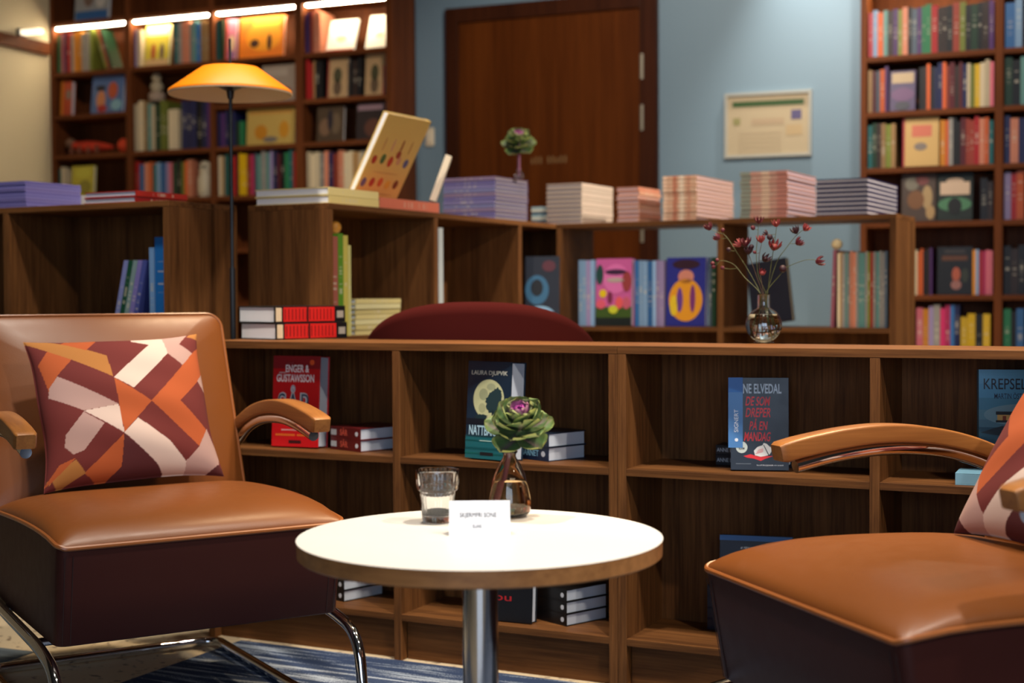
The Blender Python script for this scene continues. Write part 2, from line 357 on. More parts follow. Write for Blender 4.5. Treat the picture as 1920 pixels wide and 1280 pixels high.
# framed certificate
p0 = FC.pv(1360, 296, YB); p1 = FC.pv(1523, 170, YB); cx, cz = (p0.x + p1.x) / 2, (p0.z + p1.z) / 2; cwid, chei = p1.x - p0.x, FC.pv(1441, 170, YB).z - FC.pv(1441, 292, YB).z
r = root('framed_certificate', 'framed cream certificate with a green heading hanging on the blue wall', 'picture', (cx, YB, cz)); r.rotation_euler = (0, math.radians(.3), 0)
fm = MB(); t = .014; w2, h2 = cwid / 2, chei / 2
fm.box(-w2, w2, -.02, 0, -h2, -h2 + t); fm.box(-w2, w2, -.02, 0, h2 - t, h2); fm.box(-w2, -w2 + t, -.02, 0, -h2 + t, h2 - t); fm.box(w2 - t, w2, -.02, 0, -h2 + t, h2 - t)
fm.obj('frame', mat('pale_steel_frame', srgb=(168, 166, 156), rough=.3), r)
sheet = MB().box(-w2 + t, w2 - t, -.010, 0, -h2 + t, h2 - t).obj('certificate_sheet', mat('cream_certificate', srgb=(182, 164, 134), rough=.25), r)
def ink_rect(parent, name, x, z, w, h, col, y=-.0105):
    o = MB().box(x - w / 2, x + w / 2, y - .0005, y, z - h / 2, z + h / 2).obj(name, INK, parent); o.color = (*lin(col), 1); return o
ink_rect(sheet, 'green_heading', .0, h2 - .055, cwid * .82, .026, (52, 84, 36)); ink_rect(sheet, 'blue_stamp', w2 - .075, h2 - .115, .05, .045, (84, 76, 112))
ink_rect(sheet, 'green_emblem', -w2 + .06, .02, .035, .035, (140, 132, 84)); ink_rect(sheet, 'text_block', .0, .015, .16, .03, (170, 146, 116)); ink_rect(sheet, 'side_text', w2 - .085, -.03, .08, .05, (178, 152, 112))
for k in range(5): ink_rect(sheet, 'text_line', -.04, -.04 - k * .022, cwid * .5, .004, (176, 154, 124))

# ------------------------------------------------------------------ books
def book_mesh(t, d, h, board=.002, over=.003):
    mb = MB()   # x thickness, y depth (spine at y=0, facing -y), z height
    mb.box(0, board, 0, d, 0, h, 0); mb.box(t - board, t, 0, d, 0, h, 0); mb.box(board, t - board, 0, board * 1.5, 0, h, 0)
    mb.box(board, t - board, board * 1.5, d - over, over, h - over, 1)
    return mb
def book(t, d, h, col, label, group=None, pages=PAPER, cat='book', name='book', board=.002):
    o = book_mesh(t, d, h, board, .0012 if board > .003 else .003).obj(name, [COVER, pages]); o.color = (*lin(col), 1)
    return tag(o, label, cat, group)
def put(o, fr, a, b, z, rz=0, rx=0, ry=0):
    o.matrix_world = Matrix.Translation(fr.w(a, b, z)) @ Matrix.Rotation(fr.rot + rz, 4, 'Z') @ Matrix.Rotation(ry, 4, 'Y') @ Matrix.Rotation(rx, 4, 'X')
    return o
CN = {'r': ('red', (170, 24, 26)), 'c': ('crimson', (176, 40, 52)), 'o': ('orange', (206, 92, 36)), 'R': ('rust red', (140, 52, 34)), 'y': ('yellow', (206, 166, 30)), 'Y': ('bright yellow', (226, 180, 0)), 'a': ('amber', (206, 130, 30)),
      'k': ('black', (22, 20, 22)), 'K': ('dark brown', (46, 30, 24)), 'n': ('navy blue', (30, 34, 76)), 'b': ('blue', (52, 104, 160)), 'B': ('pale blue', (132, 164, 196)), 't': ('teal', (30, 96, 96)), 'T': ('pale teal', (96, 140, 132)),
      'g': ('green', (36, 112, 70)), 'G': ('olive green', (116, 124, 44)), 'w': ('cream', (214, 194, 158)), 'e': ('grey', (140, 134, 126)), 'm': ('maroon', (84, 22, 28)), 'v': ('violet', (78, 42, 96)), 'V': ('lilac', (150, 132, 170)), 'p': ('pink', (206, 104, 118)),
      'P': ('magenta', (186, 40, 90)), 's': ('salmon', (212, 132, 100)), 'd': ('dark green', (26, 54, 34)), 'u': ('tan', (160, 122, 76)), 'q': ('slate', (72, 84, 96))}
random.seed(7)
ROWB = []
def row(fr, a0, a1, b, z, codes, h0, where, group, depth=.15, lean_last=0, n0=0, hvar=.05):
    """stand books side by side, spines facing out, from a0 to a1"""
    codes = codes.replace(' ', ''); tot = 0; ws = []
    for c in codes: w = random.uniform(.75, 1.25); ws.append(w); tot += w
    x = a0; gap = .0006
    for i, c in enumerate(codes):
        w = (a1 - a0) * ws[i] / tot; nm, col = CN[c]
        j = random.uniform(.88, 1.1); col = tuple(max(0, min(255, v * j)) for v in col)
        h = h0 * random.uniform(1 - hvar * 2, 1); dd = depth * random.uniform(.93, 1.05)
        o = book(w - gap, dd, h, col, '%s book, %s from left %s' % (nm, ORD[i + 1 + n0], where), group)
        put(o, fr, x, b + random.uniform(0, .006), z + .0004); ROWB.append(o); x += w
def faceout(fr, a, b, z, w, h, t, col, label, art=(), lean=12, rz=0, spine=None, group=None, kname='book'):
    """book standing with its front cover out; a = left edge of the cover"""
    r = root(kname, label, 'book', fr.w(a, b, z + t * math.sin(math.radians(lean)) + .0006), fr.rot + rz, group)
    r.rotation_euler = (math.radians(-lean), 0, fr.rot + rz); r.rotation_mode = 'XYZ'
    e = .002
    # cover faces -y, spine at left (x=0)
    c = MB(); c.box(0, w, 0, e, 0, h); c.box(0, w, t - e, t, 0, h); c.box(0, e, e, t - e, 0, h)
    co = c.obj('cover', COVER if not art else INK, r); co.color = (*lin(col), 1)
    pg = MB().box(e, w - .004, e, t - e, .003, h - .003).obj('page_block', PAPER, r)
    for it in art:
        kind, u, v, ww, hh, cc = it[:6]
        if kind == 'rect': o = MB().box((u - ww / 2) * w, (u + ww / 2) * w, -.0006, 0, (v - hh / 2) * h, (v + hh / 2) * h).obj('cover_print', INK, co)
        else:
            n = 28; mb = MB(); pts = [((u + ww / 2 * math.cos(2 * PI * k / n)) * w, (v + hh / 2 * math.sin(2 * PI * k / n)) * h) for k in range(n)]
            dp = it[6] if len(it) > 6 else .0012
            mb.rings([[(x, 0, zz) for x, zz in pts], [(x, -dp, zz) for x, zz in pts]]); o = mb.obj('cover_print', INK, co)
        o.color = (*lin(cc), 1)
    return r
def ell(u, v, w, h, c, d=.0012): return ('ell', u, v, w, h, c, d)
def rec(u, v, w, h, c): return ('rect', u, v, w, h, c)
def bandit(o, t, L, bands):
    for (z0, z1, c) in bands:
        q = MB().box(.0004, t - .0004, -.0004, .0002, L * (1 - z1), L * (1 - z0)).obj('spine_panel', INK, o); q.color = (*lin(c), 1)
def pile(fr, a0, a1, b0, b1, z, n, hh, cols, label, group, spine_side, jit=.004, pages=PAPER, bands=()):
    """books lying flat on each other; spine faces 'front' (-b) or 'right' (+a) or 'left'"""
    th = hh / n
    for i in range(n):
        col = cols[i % len(cols)]
        L = (a1 - a0); D = (b1 - b0)
        where = 'lowest in ' + label if i == 0 else ('topmost in ' + label if i == n - 1 else ORD[i + 1] + ' from bottom in ' + label)
        ja, jb = random.uniform(-jit, jit), random.uniform(-jit, jit)
        if spine_side == 'front':     # thickness->z : rotate about y
            o = book(th - .0016, D, L, col, where, group, pages); bandit(o, th - .0016, L, bands); M = Matrix.Translation(fr.w(a0 + ja + L, b0 + jb, z + i * th)) @ Matrix.Rotation(fr.rot, 4, 'Z') @ Matrix.Rotation(-PI / 2, 4, 'Y')
        elif spine_side == 'right':
            o = book(th - .0014, L, D, col, where, group, pages, board=.0026); M = Matrix.Translation(fr.w(a1 + ja, b0 + jb + D, z + i * th)) @ Matrix.Rotation(fr.rot + PI / 2, 4, 'Z') @ Matrix.Rotation(-PI / 2, 4, 'Y')
        elif spine_side == 'back':
            o = book(th - .0004, D, L, col, where, group, pages, board=.0042); M = Matrix.Translation(fr.w(a0 + ja, b1 + jb, z + i * th)) @ Matrix.Rotation(fr.rot + PI, 4, 'Z') @ Matrix.Rotation(-PI / 2, 4, 'Y')
        o.matrix_world = M

# ------------------------------------------------------------------ low shelf units with the vase (frame A)
T = .022
def low_unit(fr, label, a0, a1, divs, dep, zt, levels, plinth=True, back=True, back_from=0, th=.0195, shelf_th=.0175):
    r = root('shelf_unit', label, 'shelf', fr.w(a0, 0, 0), fr.rot, 'low walnut shelf units')
    L = a1 - a0
    MB().box(0, L, 0, dep, zt - th, zt).obj('top_panel', WH, r, bevel=.0012)
    for x in (0, L - T): MB().box(x, x + T, .0005, dep, 0, zt - th).obj('side_panel', WV, r, bevel=.0012)
    zb = levels[-1] - shelf_th
    for x in divs: MB().box(x - a0 - T / 2, x - a0 + T / 2, .0005, dep - .01, 0 if plinth else zb, zt - th).obj('divider', WV, r, bevel=.0012)
    xs = [0] + [x - a0 for x in divs] + [L]
    for k in range(len(xs) - 1):
        u0 = xs[k] + (T if k == 0 else T / 2); u1 = xs[k + 1] - (T if k == len(xs) - 2 else T / 2)
        for z in levels: MB().box(u0, u1, .0008, dep - .01, z - shelf_th, z).obj('shelf', WH, r, bevel=.001)
        if plinth: MB().box(u0 + .003, u1 - .003, .028, .046, 0, zb).obj('plinth', WH, r)
    if back: MB().box(.002, L - .002, dep - .01, dep, .0, zt - th).obj('back_panel', WV, r)
    return r
ZT, ZM, ZB = .815, .5245, .1205
low_unit(FA, 'low walnut shelf unit behind the left armchair and white table', -1.212, 0, [-.6078], .252, ZT, [ZM, ZB])
low_unit(FA, 'low walnut shelf unit behind the right armchair, flower vase on its top', .0006, 1.2126, [.6045], .252, ZT, [ZM, ZB])
MB_pin = mat('steel_pin', (.7, .7, .72), .3, 1)

# ------------------------------------------------------------------ shelf island behind (frame B)
ZI, ZIM, ZIB = 1.2165, .812, .42
Ti = .024
def island(label, fr2, L, divs, dep, backs, strip=None):
    r = root('shelf_unit', label, 'shelf', fr2.o, fr2.rot, 'tall walnut island shelf units')
    MB().box(0, L, 0, dep, ZI - .018, ZI).obj('top_panel', WH, r, bevel=.0015)
    for x in (0, L - Ti): MB().box(x, x + Ti, .0005, dep, 0, ZI - .018).obj('side_panel', WV, r, bevel=.0015)
    for x in divs: MB().box(x, x + Ti, .0005, dep - .008, 0, ZI - .018).obj('divider', WV, r, bevel=.0015)
    xs = [0] + list(divs) + [L - Ti]
    for k in range(len(xs) - 1):
        for z in (ZIM, ZIB, .08): MB().box(xs[k] + Ti, xs[k + 1], .001, dep - .008, z - .018, z).obj('shelf', WH, r, bevel=.001)
    MB().box(.03, L - .03, .03, .05, 0, .062).obj('plinth', WH, r)
    for (x0, x1, z0, z1) in backs: MB().box(x0, x1, dep - .008, dep, z0, z1).obj('back_panel', WV, r)
    return r
# left run: faces the camera
FBL = Frame(*FB.w(-.326 - 1.84, -.338)[:2], FB.rot)
island('walnut island shelf unit at the left, violet book stack on top', FBL, 1.84, [.58, 1.164], .31, [(0, 1.84, 0, ZI - .018)])
# middle run: runs away from the camera; local x along +b, openings face +a
FBM = Frame(*FB.w(0, 0)[:2], FB.rot + PI / 2)
rm = island('walnut island shelf unit running away to the corner, yellow book leaning on top', FBM, 1.87, [.618, 1.235], .305, [(0, 1.87, 0, ZI - .018)])
MB().box(.644, .672, -.001, .02, .5, ZI - .05).obj('gap_strip', mat('pale_gap_grey', srgb=(176, 182, 182), rough=.4), rm)  # pale strip added in place of a gap between the units
# right run: open at the back above its middle shelf
FBR = Frame(*FB.w(.001, 1.55)[:2], FB.rot)
xr = FB.pv(1680, 500, 1.55).x
dv = FB.pv(1344, 500, 1.55).x
island('walnut island shelf unit with open back before the blue wall', FBR, xr, [dv], .30, [(0, xr, 0, ZIM - .018)])

# ------------------------------------------------------------------ tall bookcases on the blue wall
YC = 6.72
def bookcase(label, panels, levels, x0, x1, zt=3.0):
    r = root('bookcase', label, 'bookcase', (x0, YC, 0))
    for (a, b) in panels: MB().box(a - x0, b - x0, 0, .275, 0, zt).obj('upright', CASEV, r, bevel=.002)
    for k in range(len(panels) - 1):
        for z in levels[k]: MB().box(panels[k][1] - x0, panels[k + 1][0] - x0, .003, .262, z - .024, z).obj('shelf', CASEH, r, bevel=.0015)
    MB().box(0, x1 - x0, .262, .275, 0, zt).obj('back_panel', CASEV, r)
    MB().box(0, x1 - x0, -.002, .275, zt, zt + .03).obj('top_panel', CASEH, r)
    return r
def xc_(px): return FC.pv(px, 250, YC).x
RC = [2.36, 2.012, 1.760, 1.506, 1.258, .926, .66, .36, .08]
rp = [(xc_(1613), xc_(1613) + .028), (xc_(1865), xc_(1865) + .036), (xc_(1865) + .60, xc_(1865) + .636)]
bookcase('tall dark wood bookcase right of the certificate', rp, [RC, RC], rp[0][0], rp[2][1])
LV = [2.80, 2.528, 2.236, 1.990, 1.760, 1.490, 1.2, .9, .6, .3, .08]
LV2 = [z for z in LV if z != 1.990]
lp = [(XL + .002, xc_(101)), (xc_(236), xc_(246)), (xc_(393), xc_(402)), (xc_(554), xc_(568)), (xc_(724), xc_(736))]
bookcase('tall dark wood bookcase with light strips, left of the brown door', lp, [LV, LV2, LV, LV], lp[0][0], lp[4][1])
LED = emit('warm_led_glow', (1, .84, .58), 60)
def strip(x0, x1, z, label):
    r = root('light_strip', label, 'light', (x0, YC + .03, z), 0, 'light strips under the bookcase shelf')
    MB().box(0, x1 - x0, -.016, .016, -.006, 0).obj('housing', mat('strip_housing', srgb=(200, 196, 188), rough=.4), r)
    MB().box(.004, x1 - x0 - .004, -.013, .013, -.014, -.006).obj('glowing_strip', LED, r)
for k, lab in enumerate(('first glowing light strip from the left, under the bookcase shelf', 'second glowing light strip from the left, above the yellow cover', 'third glowing light strip from left, above the orange cover', 'fourth glowing light strip, at the door end of the bookcase')):
    strip(lp[k][1] + .01, lp[k + 1][0] - .01, LV[1] - .0243, lab)
strip(rp[0][1] + .01, rp[1][0] - .01, RC[0] - .0243, 'light strip over the top row of the right bookcase')

# books, right bookcase, wide bay
g = 'books in the right bookcase'
def rowR(i): return 'on the %s visible shelf of right bookcase' % ORD[i]
def seg(px0, px1, codes, i, n0, h, b=YC + .02, d=.14): row(FC, FC.pv(px0, 250, YC).x, FC.pv(px1, 250, YC).x, b, RC[i], codes, h, 'on %s shelf of right bookcase' % ['', 'top visible', 'second', 'third', 'fourth', 'fifth', 'lowest visible'][i], g, d, n0=n0)
seg(1626, 1862, 'c B o T K v G s k q v g g r K K k R G k d k K v', 1, 0, .222)
seg(1626, 1664, 'u m q o v', 2, 0, .21)
seg(1722, 1862, 'k K o k n n o R m K m n w G y w w p', 2, 5, .21)
faceout(FC, FC.pv(1668, 200, YC + .02).x, YC + .02, RC[2], .112, .185, .02, (58, 34, 84), 'purple book with a cream title facing out on second shelf of right bookcase', [rec(.5, .82, .86, .26, (176, 148, 108)), ell(.5, .4, .9, .34, (92, 44, 96)), ell(.5, .12, .6, .22, (22, 20, 44), .002)], 8)
seg(1626, 1678, 't d K u G u', 3, 0, .215)
seg(1762, 1862, 'a o e k k m R R r s o t', 3, 6, .215)
faceout(FC, FC.pv(1692, 280, YC + .015).x, YC + .015, RC[3], .158, .222, .03, (206, 166, 100), 'cream book with pink title facing out on third shelf of right bookcase', [rec(.53, .72, .55, .24, (206, 110, 84)), ell(.5, .4, .36, .16, (130, 116, 106)), rec(.03, .5, .06, 1, (160, 24, 40))], 4)
faceout(FC, FC.pv(1690, 380, YC + .02).x, YC + .02, RC[4], .15, .215, .03, (74, 56, 46), 'book with a brown and cream picture cover facing out on fourth shelf', [ell(.3, .8, .4, .3, (120, 112, 96)), ell(.6, .86, .4, .2, (120, 60, 56)), ell(.42, .45, .5, .4, (120, 78, 44), .002), ell(.75, .5, .3, .5, (170, 140, 96), .0016), ell(.85, .18, .26, .3, (170, 136, 90), .003)], 5)
faceout(FC, FC.pv(1757, 380, YC + .02).x, YC + .02, RC[4], .152, .212, .03, (24, 34, 28), 'dark green book with a pale title band facing out on fourth shelf', [rec(.5, .68, .84, .27, (206, 176, 148)), ell(.5, .84, .5, .12, (206, 176, 148), .0005), ell(.5, .34, .95, .3, (74, 122, 86)), ell(.5, .3, .4, .36, (16, 16, 16), .002)], 5)
seg(1838, 1862, 'k K', 4, 0, .19)
seg(1626, 1664, 'G P c o', 5, 0, .235)
seg(1714, 1748, 'w o o k K v', 5, 4, .215)
faceout(FC, FC.pv(1757, 500, YC + .02).x, YC + .02, RC[5], .15, .215, .03, (20, 22, 28), 'black book with a brown title and red figure facing out on fifth shelf', [rec(.5, .76, .74, .1, (92, 54, 34)), rec(.5, .9, .6, .07, (56, 50, 50)), ell(.55, .42, .24, .3, (170, 84, 60)), ell(.55, .2, .3, .2, (150, 100, 92)), ell(.8, .4, .2, .3, (50, 54, 44))], 4)
seg(1824, 1862, 'a B c P p p', 5, 10, .215)
seg(1706, 1800, 'P p a V e P P b n', 6, 0, .225)
seg(1802, 1858, 'y Y k y', 6, 9, .185)
for i, cs in ((1, 'b B k'), (2, 'd k T m'), (3, 'n s n B'), (4, 'V r o Y Y'), (5, 'k K k o'), (6, 'g k b b')):
    h = {1: .22, 2: .22, 3: .215, 4: .22, 5: .22, 6: .21}[i]
    row(FC, rp[1][1] + .004, rp[1][1] + .004 + (.115 if i != 4 else .13), YC + .02, RC[i], cs, h, 'on %s shelf of bookcase at right frame edge' % ['', 'top visible', 'second', 'third', 'fourth', 'fifth', 'lowest visible'][i], 'books in the far right bay', .14)

# books, left bookcase
gl = 'books in the left bookcase'
def lx(px): return FC.pv(px, 250, YC).x
bays = ['far left bay', 'second bay', 'third bay', 'door end bay']
def segL(px0, px1, codes, li, bay, n0, h, d=.15): row(FC, lx(px0), lx(px1), YC + .02, LV[li], codes, h, 'on %s shelf, %s, left bookcase' % (ORD[li - 1] if li > 1 else 'top', bays[bay]), gl, d, n0=n0)
# LV idx 1 = above strips, 2 = lit row, 3, 4, 5
segL(106, 170, 'g p n r e a a e e G', 2, 0, 0, .245)
for k, c in enumerate('GRd'):
    o = book(.018, .10, .24, CN[c][1], '%s book leaning left on the lit shelf beside the tilted white cover' % CN[c][0], gl); put(o, FC, lx(170) + .0845 + .0193 * k, YC + .03, LV[2] + .0062, ry=math.radians(-18.5))
faceout(FC, lx(206), YC + .17, LV[2], .11, .21, .015, (236, 216, 160), 'cream book tilted against the upright under the first light strip', [ell(.5, .5, .8, .8, (244, 236, 214))], 14)
faceout(FC, lx(107), YC + .03, LV[3], .08, .20, .03, (176, 62, 30), 'red and orange book facing out below the lit shelf, far left bay', [rec(.12, .5, .24, 1, (206, 120, 30)), ell(.7, .6, .4, .3, (130, 120, 110))], 4)
faceout(FC, lx(164), YC + .03, LV[3], .225, .215, .02, (84, 112, 160), 'square blue picture book with orange figures facing out, far left bay', [ell(.3, .36, .28, .5, (206, 130, 84)), ell(.66, .6, .3, .46, (190, 84, 50), .002), ell(.35, .12, .3, .2, (176, 40, 36), .002), ell(.28, .68, .3, .14, (24, 20, 30), .003), ell(.8, .2, .34, .3, (130, 176, 190), .0016)], 7)
# red toys on the third shelf
o = root('red_toy_dragon', 'red and brown crocheted toy lying on the third shelf of far left bay', 'toy', (lx(112), YC + .06, LV[4] + .0005)); 
body = MB(); pts = bez([(0, 0, .05), (.06, .01, .035), (.14, -.005, .03), (.22, .01, .028), (.30, 0, .022)], 8)
pts = [p + Vector((.03, 0, .016)) for p in pts]; body.tube(pts, [.012 + .022 * math.sin(PI * min(1, (i + 3) / (len(pts) + 2))) for i in range(len(pts))], 10)
body.obj('body', mat('red_yarn', srgb=(196, 52, 22), rough=.9), o, True)
for k, x in enumerate((.06, .115, .18, .24)): MB().lathe([(.0, 0), (.014, .006), (.016, .02), (.006, .052), (0, .06)], 10, cx=x, cy=-.03).obj('leg' if k < 2 else 'tail_fin', mat('brown_yarn', srgb=(120, 66, 44), rough=.9), o, True)
MB().lathe([(0, .045), (.02, .05), (.032, .07), (.026, .09), (.008, .1), (0, .1)], 12, cx=.03).obj('head', mat('pale_brown_yarn', srgb=(128, 92, 70), rough=.9), o, True)
o = MB().lathe([(.042 * math.sin(PI * k / 12), .042 - .042 * math.cos(PI * k / 12)) for k in range(13)], 20).obj('toy_ball', mat('orange_red_yarn', srgb=(210, 66, 26), rough=.85), None, True, loc=(lx(221), YC + .06, LV[4] + .0005))
tag(o, 'orange red toy ball on the third shelf beside the upright', 'toy')
segL(104, 112, 't w', 5, 0, 0, .21)
faceout(FC, lx(125), YC + .03, LV[5], .16, .205, .02, (196, 180, 60), 'yellow green book facing out on the fourth shelf of far left bay', [ell(.5, .8, .7, .3, (206, 196, 70)), ell(.6, .4, .6, .4, (150, 140, 50))], 4)
faceout(FC, lx(138), YC + .02, LV[1], .24, .22, .02, (150, 150, 150), 'grey and blue picture book standing above the first light strip', [rec(.5, .12, .94, .22, (36, 92, 150)), ell(.4, .6, .3, .5, (120, 96, 84)), ell(.75, .6, .3, .6, (196, 190, 182))], 6)
segL(250, 262, 'V w w', 2, 1, 0, .23)
faceout(FC, lx(266), YC + .03, LV[2], .165, .235, .02, (206, 184, 60), 'yellow picture book with small figures facing out under second light strip', [ell(.35, .34, .16, .4, (170, 56, 40)), ell(.7, .34, .16, .4, (92, 70, 70)), rec(.5, .08, .94, .16, (206, 170, 120)), rec(.5, .84, .9, .22, (238, 226, 170))], 6)
segL(324, 391, 't e s s e T b u u', 2, 1, 3, .235)
segL(247, 310, 'w w u T w d G G', 4, 1, 0, .285, .2)
segL(311, 330, 'w w', 4, 1, 8, .25, .2)
segL(336, 391, 'n n n k n v', 4, 1, 10, .28, .18)
o = root('white_figurine', 'pale plaster figurine standing on the book tops in second bay', 'figurine', (lx(277), YC + .09, LV[4] + .2875)); o.scale = (.8, .8, .8)
MB().lathe([(.052, 0), (.058, .01), (.06, .045), (.05, .06), (.03, .066)], 24, cap1=True).obj('base', mat('plaster', srgb=(176, 150, 128), rough=.8), o, True)
MB().lathe([(.03, .066), (.044, .08), (.048, .11), (.03, .135), (.02, .14), (.034, .15), (.036, .175), (.022, .195), (0, .2)], 24).obj('bust', mat('plaster_light', srgb=(190, 172, 140), rough=.8), o, True)
segL(247, 355, 'r b s o t B b V p d k G o s', 5, 1, 0, .215)
o = root('owl_figurine', 'cream owl shaped figurine on the fourth shelf, second bay', 'figurine', (lx(373), YC + .06, LV[5] + .0005))
MB().lathe([(.038, 0), (.046, .03), (.046, .10), (.036, .125), (.034, .135), (.04, .16), (.034, .185), (.016, .2), (0, .202)], 24).obj('body', mat('cream_ceramic', srgb=(206, 190, 160), rough=.5), o, True)
for s_ in (-1, 1): MB().lathe([(.010, 0), (.011, .003), (0, .006)], 12).obj('eye', BLACKM, o, True).matrix_local = Matrix.Translation((s_ * .014, -.034, .165)) @ Matrix.Rotation(PI / 2, 4, 'X')
segL(404, 416, 't d', 2, 2, 0, .235)
faceout(FC, lx(417), YC + .03, LV[2], .07, .225, .02, (206, 120, 140), 'pink book beside the wide orange cover under the third light strip', [ell(.6, .4, .6, .4, (226, 190, 150)), rec(.12, .5, .24, 1, (196, 70, 60)), ell(.6, .12, .6, .2, (150, 110, 150))], 5)
faceout(FC, lx(443), YC + .03, LV[2], .285, .225, .02, (226, 120, 24), 'wide orange picture book with dark figures under the third light strip', [ell(.35, .35, .2, .2, (60, 26, 14)), ell(.68, .36, .1, .4, (50, 20, 12)), rec(.6, .85, .6, .2, (238, 170, 50)), ell(.55, .5, .8, .7, (236, 150, 30), .0005)], 6)
faceout(FC, lx(484), YC + .03, LV[3], .215, .20, .02, (160, 140, 122), 'grey white book with faint red print behind the lamp shade', [ell(.7, .25, .4, .3, (150, 84, 74)), rec(.4, .8, .7, .2, (176, 158, 140))], 5)
segL(404, 418, 'd k', 3, 2, 0, .20); segL(404, 437, 'n v n v n', 4, 2, 0, .202); segL(438, 452, 'd g', 4, 2, 5, .15)
faceout(FC, lx(456), YC + .03, LV[4], .305, .2, .02, (200, 164, 84), 'wide yellow picture book facing out on the third shelf, third bay', [ell(.3, .35, .26, .4, (200, 130, 30)), ell(.78, .4, .2, .46, (206, 140, 34)), ell(.5, .14, .3, .16, (120, 110, 100)), rec(.5, .88, .9, .1, (206, 150, 70))], 4)
segL(404, 551, 'w u t d r m Y Y R P q T e T V n m k g t r', 5, 2, 0, .24)
segL(571, 584, 'v n R', 2, 3, 0, .235); segL(585, 598, 's s', 2, 3, 3, .235)
faceout(FC, lx(601), YC + .06, LV[2], .17, .19, .015, (250, 244, 226), 'white book lit by the strip, left of the pair in door end bay', [ell(.5, .4, .36, .2, (226, 206, 150)), rec(.5, .02, .98, .1, (160, 40, 24))], 20, rz=math.radians(0))
faceout(FC, lx(675), YC + .06, LV[2], .155, .20, .015, (250, 244, 226), 'white book lit by the strip, beside the bookcase end panel', [ell(.5, .4, .3, .14, (232, 216, 160))], 20)
segL(571, 602, 'r r u k k', 3, 3, 0, .215)
faceout(FC, lx(608), YC + .03, LV[3], .125, .215, .02, (186, 150, 106), 'cream book with a dark tree, left of the matching pair', [ell(.5, .55, .4, .4, (74, 70, 44)), ell(.5, .25, .4, .4, (100, 78, 56)), rec(.04, .5, .08, 1, (140, 40, 30))], 5)
segL(653, 675, 'k K k', 3, 3, 5, .205)
faceout(FC, lx(679), YC + .03, LV[3], .115, .22, .02, (186, 150, 106), 'cream book with a dark tree beside the bookcase end panel', [ell(.5, .55, .4, .4, (74, 70, 44)), ell(.5, .25, .4, .4, (100, 78, 56)), rec(.96, .35, .08, .7, (176, 50, 40))], 5)
faceout(FC, lx(588), YC + .03, LV[4], .165, .19, .02, (76, 58, 40), 'dark brown picture book facing out on the third shelf, door end bay', [ell(.3, .4, .4, .5, (120, 90, 66)), ell(.7, .5, .36, .6, (104, 84, 62)), ell(.5, .6, .2, .6, (40, 32, 40), .002)], 4)
faceout(FC, lx(662), YC + .03, LV[4], .17, .20, .02, (44, 32, 30), 'dark book with a lilac band facing out on third shelf, door end bay', [rec(.5, .86, .9, .16, (146, 116, 124)), ell(.6, .3, .6, .5, (92, 54, 40))], 4)
segL(571, 700, 'w w w e s n R s w w u w e w K', 5, 3, 0, .225)

# ------------------------------------------------------------------ on and in the island shelves
PG2 = mat('cool_paper', srgb=(206, 214, 226), rough=.75); PGY = mat('yellowed_paper', srgb=(220, 208, 170), rough=.75); PGW = mat('warm_paper', srgb=(226, 206, 186), rough=.75); PGP = mat('pink_paper', srgb=(206, 178, 178), rough=.75); PGG = mat('grey_paper', srgb=(150, 140, 142), rough=.75)
def bpos(px, b): return FB.pv(px, 350, b).x
def apos(px, a): return FB.pu(px, 350, a).y
# left run top
bl = -.325; a48 = bpos(48, bl); 
pile(FB, a48 - .30, a48, bl, bl + .235, ZI + .0003, 8, .082, [(128, 122, 186), (122, 114, 180), (130, 120, 180)], 'violet stack at the left picture edge', 'violet books', 'back', .0015, mat('violet_paper', srgb=(84, 78, 150), rough=.7))
a255 = bpos(255, bl)
pile(FB, a255 - .205, a255, bl, -.098, ZI + .0003, 2, .036, [(150, 20, 22), (176, 36, 26)], 'pair of red books with pale page edges on left island top', 'red books on the island', 'right', .001, PG2)
o = book(.05, .075, .20, (206, 200, 184), 'pale book lying behind the violet stack on left island top', None)
put(o, FB, bpos(222, -.08), -.085, ZI + .0003, ry=-PI / 2)
# middle run top
bw = apos(713, 0) 
pile(FB, -.285, -.006, .012, bw, ZI + .0003, 2, .05, [(222, 200, 130), (226, 206, 140)], 'pale yellow pair at the near corner of the island', 'pale yellow books', 'right', .001, PAPER)
b0, b1 = bw + .012, apos(823, -.01)
o = book(.034, .24, b1 - b0, (206, 110, 84), 'salmon book lying flat behind the pale yellow pair', None, PGP)
o.matrix_world = Matrix.Translation(FB.w(-.01, b1, ZI + .0003)) @ Matrix.Rotation(FB.rot + PI / 2, 4, 'Z') @ Matrix.Rotation(-PI / 2, 4, 'Y')
# leaning yellow book: width along b, leaning to +a
r = root('book', 'large yellow picture book leaning over two pale books, rows of small coloured figures on it', 'book', FB.w(-.118, bw + .010, ZI + .0352), FB.rot)
ln = math.radians(29); wd_, ht_, tk_ = .262, .30, .022
inner = Matrix.Rotation(ln, 4, 'Y')
c = MB(); c.box(-tk_, -tk_ + .003, 0, wd_, 0, ht_); c.box(-.003, 0, 0, wd_, 0, ht_); c.box(-tk_, 0, wd_ - .003, wd_, 0, ht_)
co = c.obj('cover', mat('yellow_cover', srgb=(222, 186, 104), rough=.5), r); co.matrix_local = inner
pg = MB().box(-tk_ + .003, -.003, .003, wd_ - .004, .002, ht_ - .004).obj('page_block', PAPER, r); pg.matrix_local = inner
random.seed(3)
def fig(v, z, w, h, col):
    n = 18; mb = MB(); pts = [((v + w * .5 * math.cos(2 * PI * k / n)) * wd_, (z + h * .5 * math.sin(2 * PI * k / n)) * ht_) for k in range(n)]
    mb.rings([[(0, y, zz) for y, zz in pts], [(.0008, y, zz) for y, zz in pts]]); o = mb.obj('printed_figure', INK, co); o.color = (*lin(col), 1)
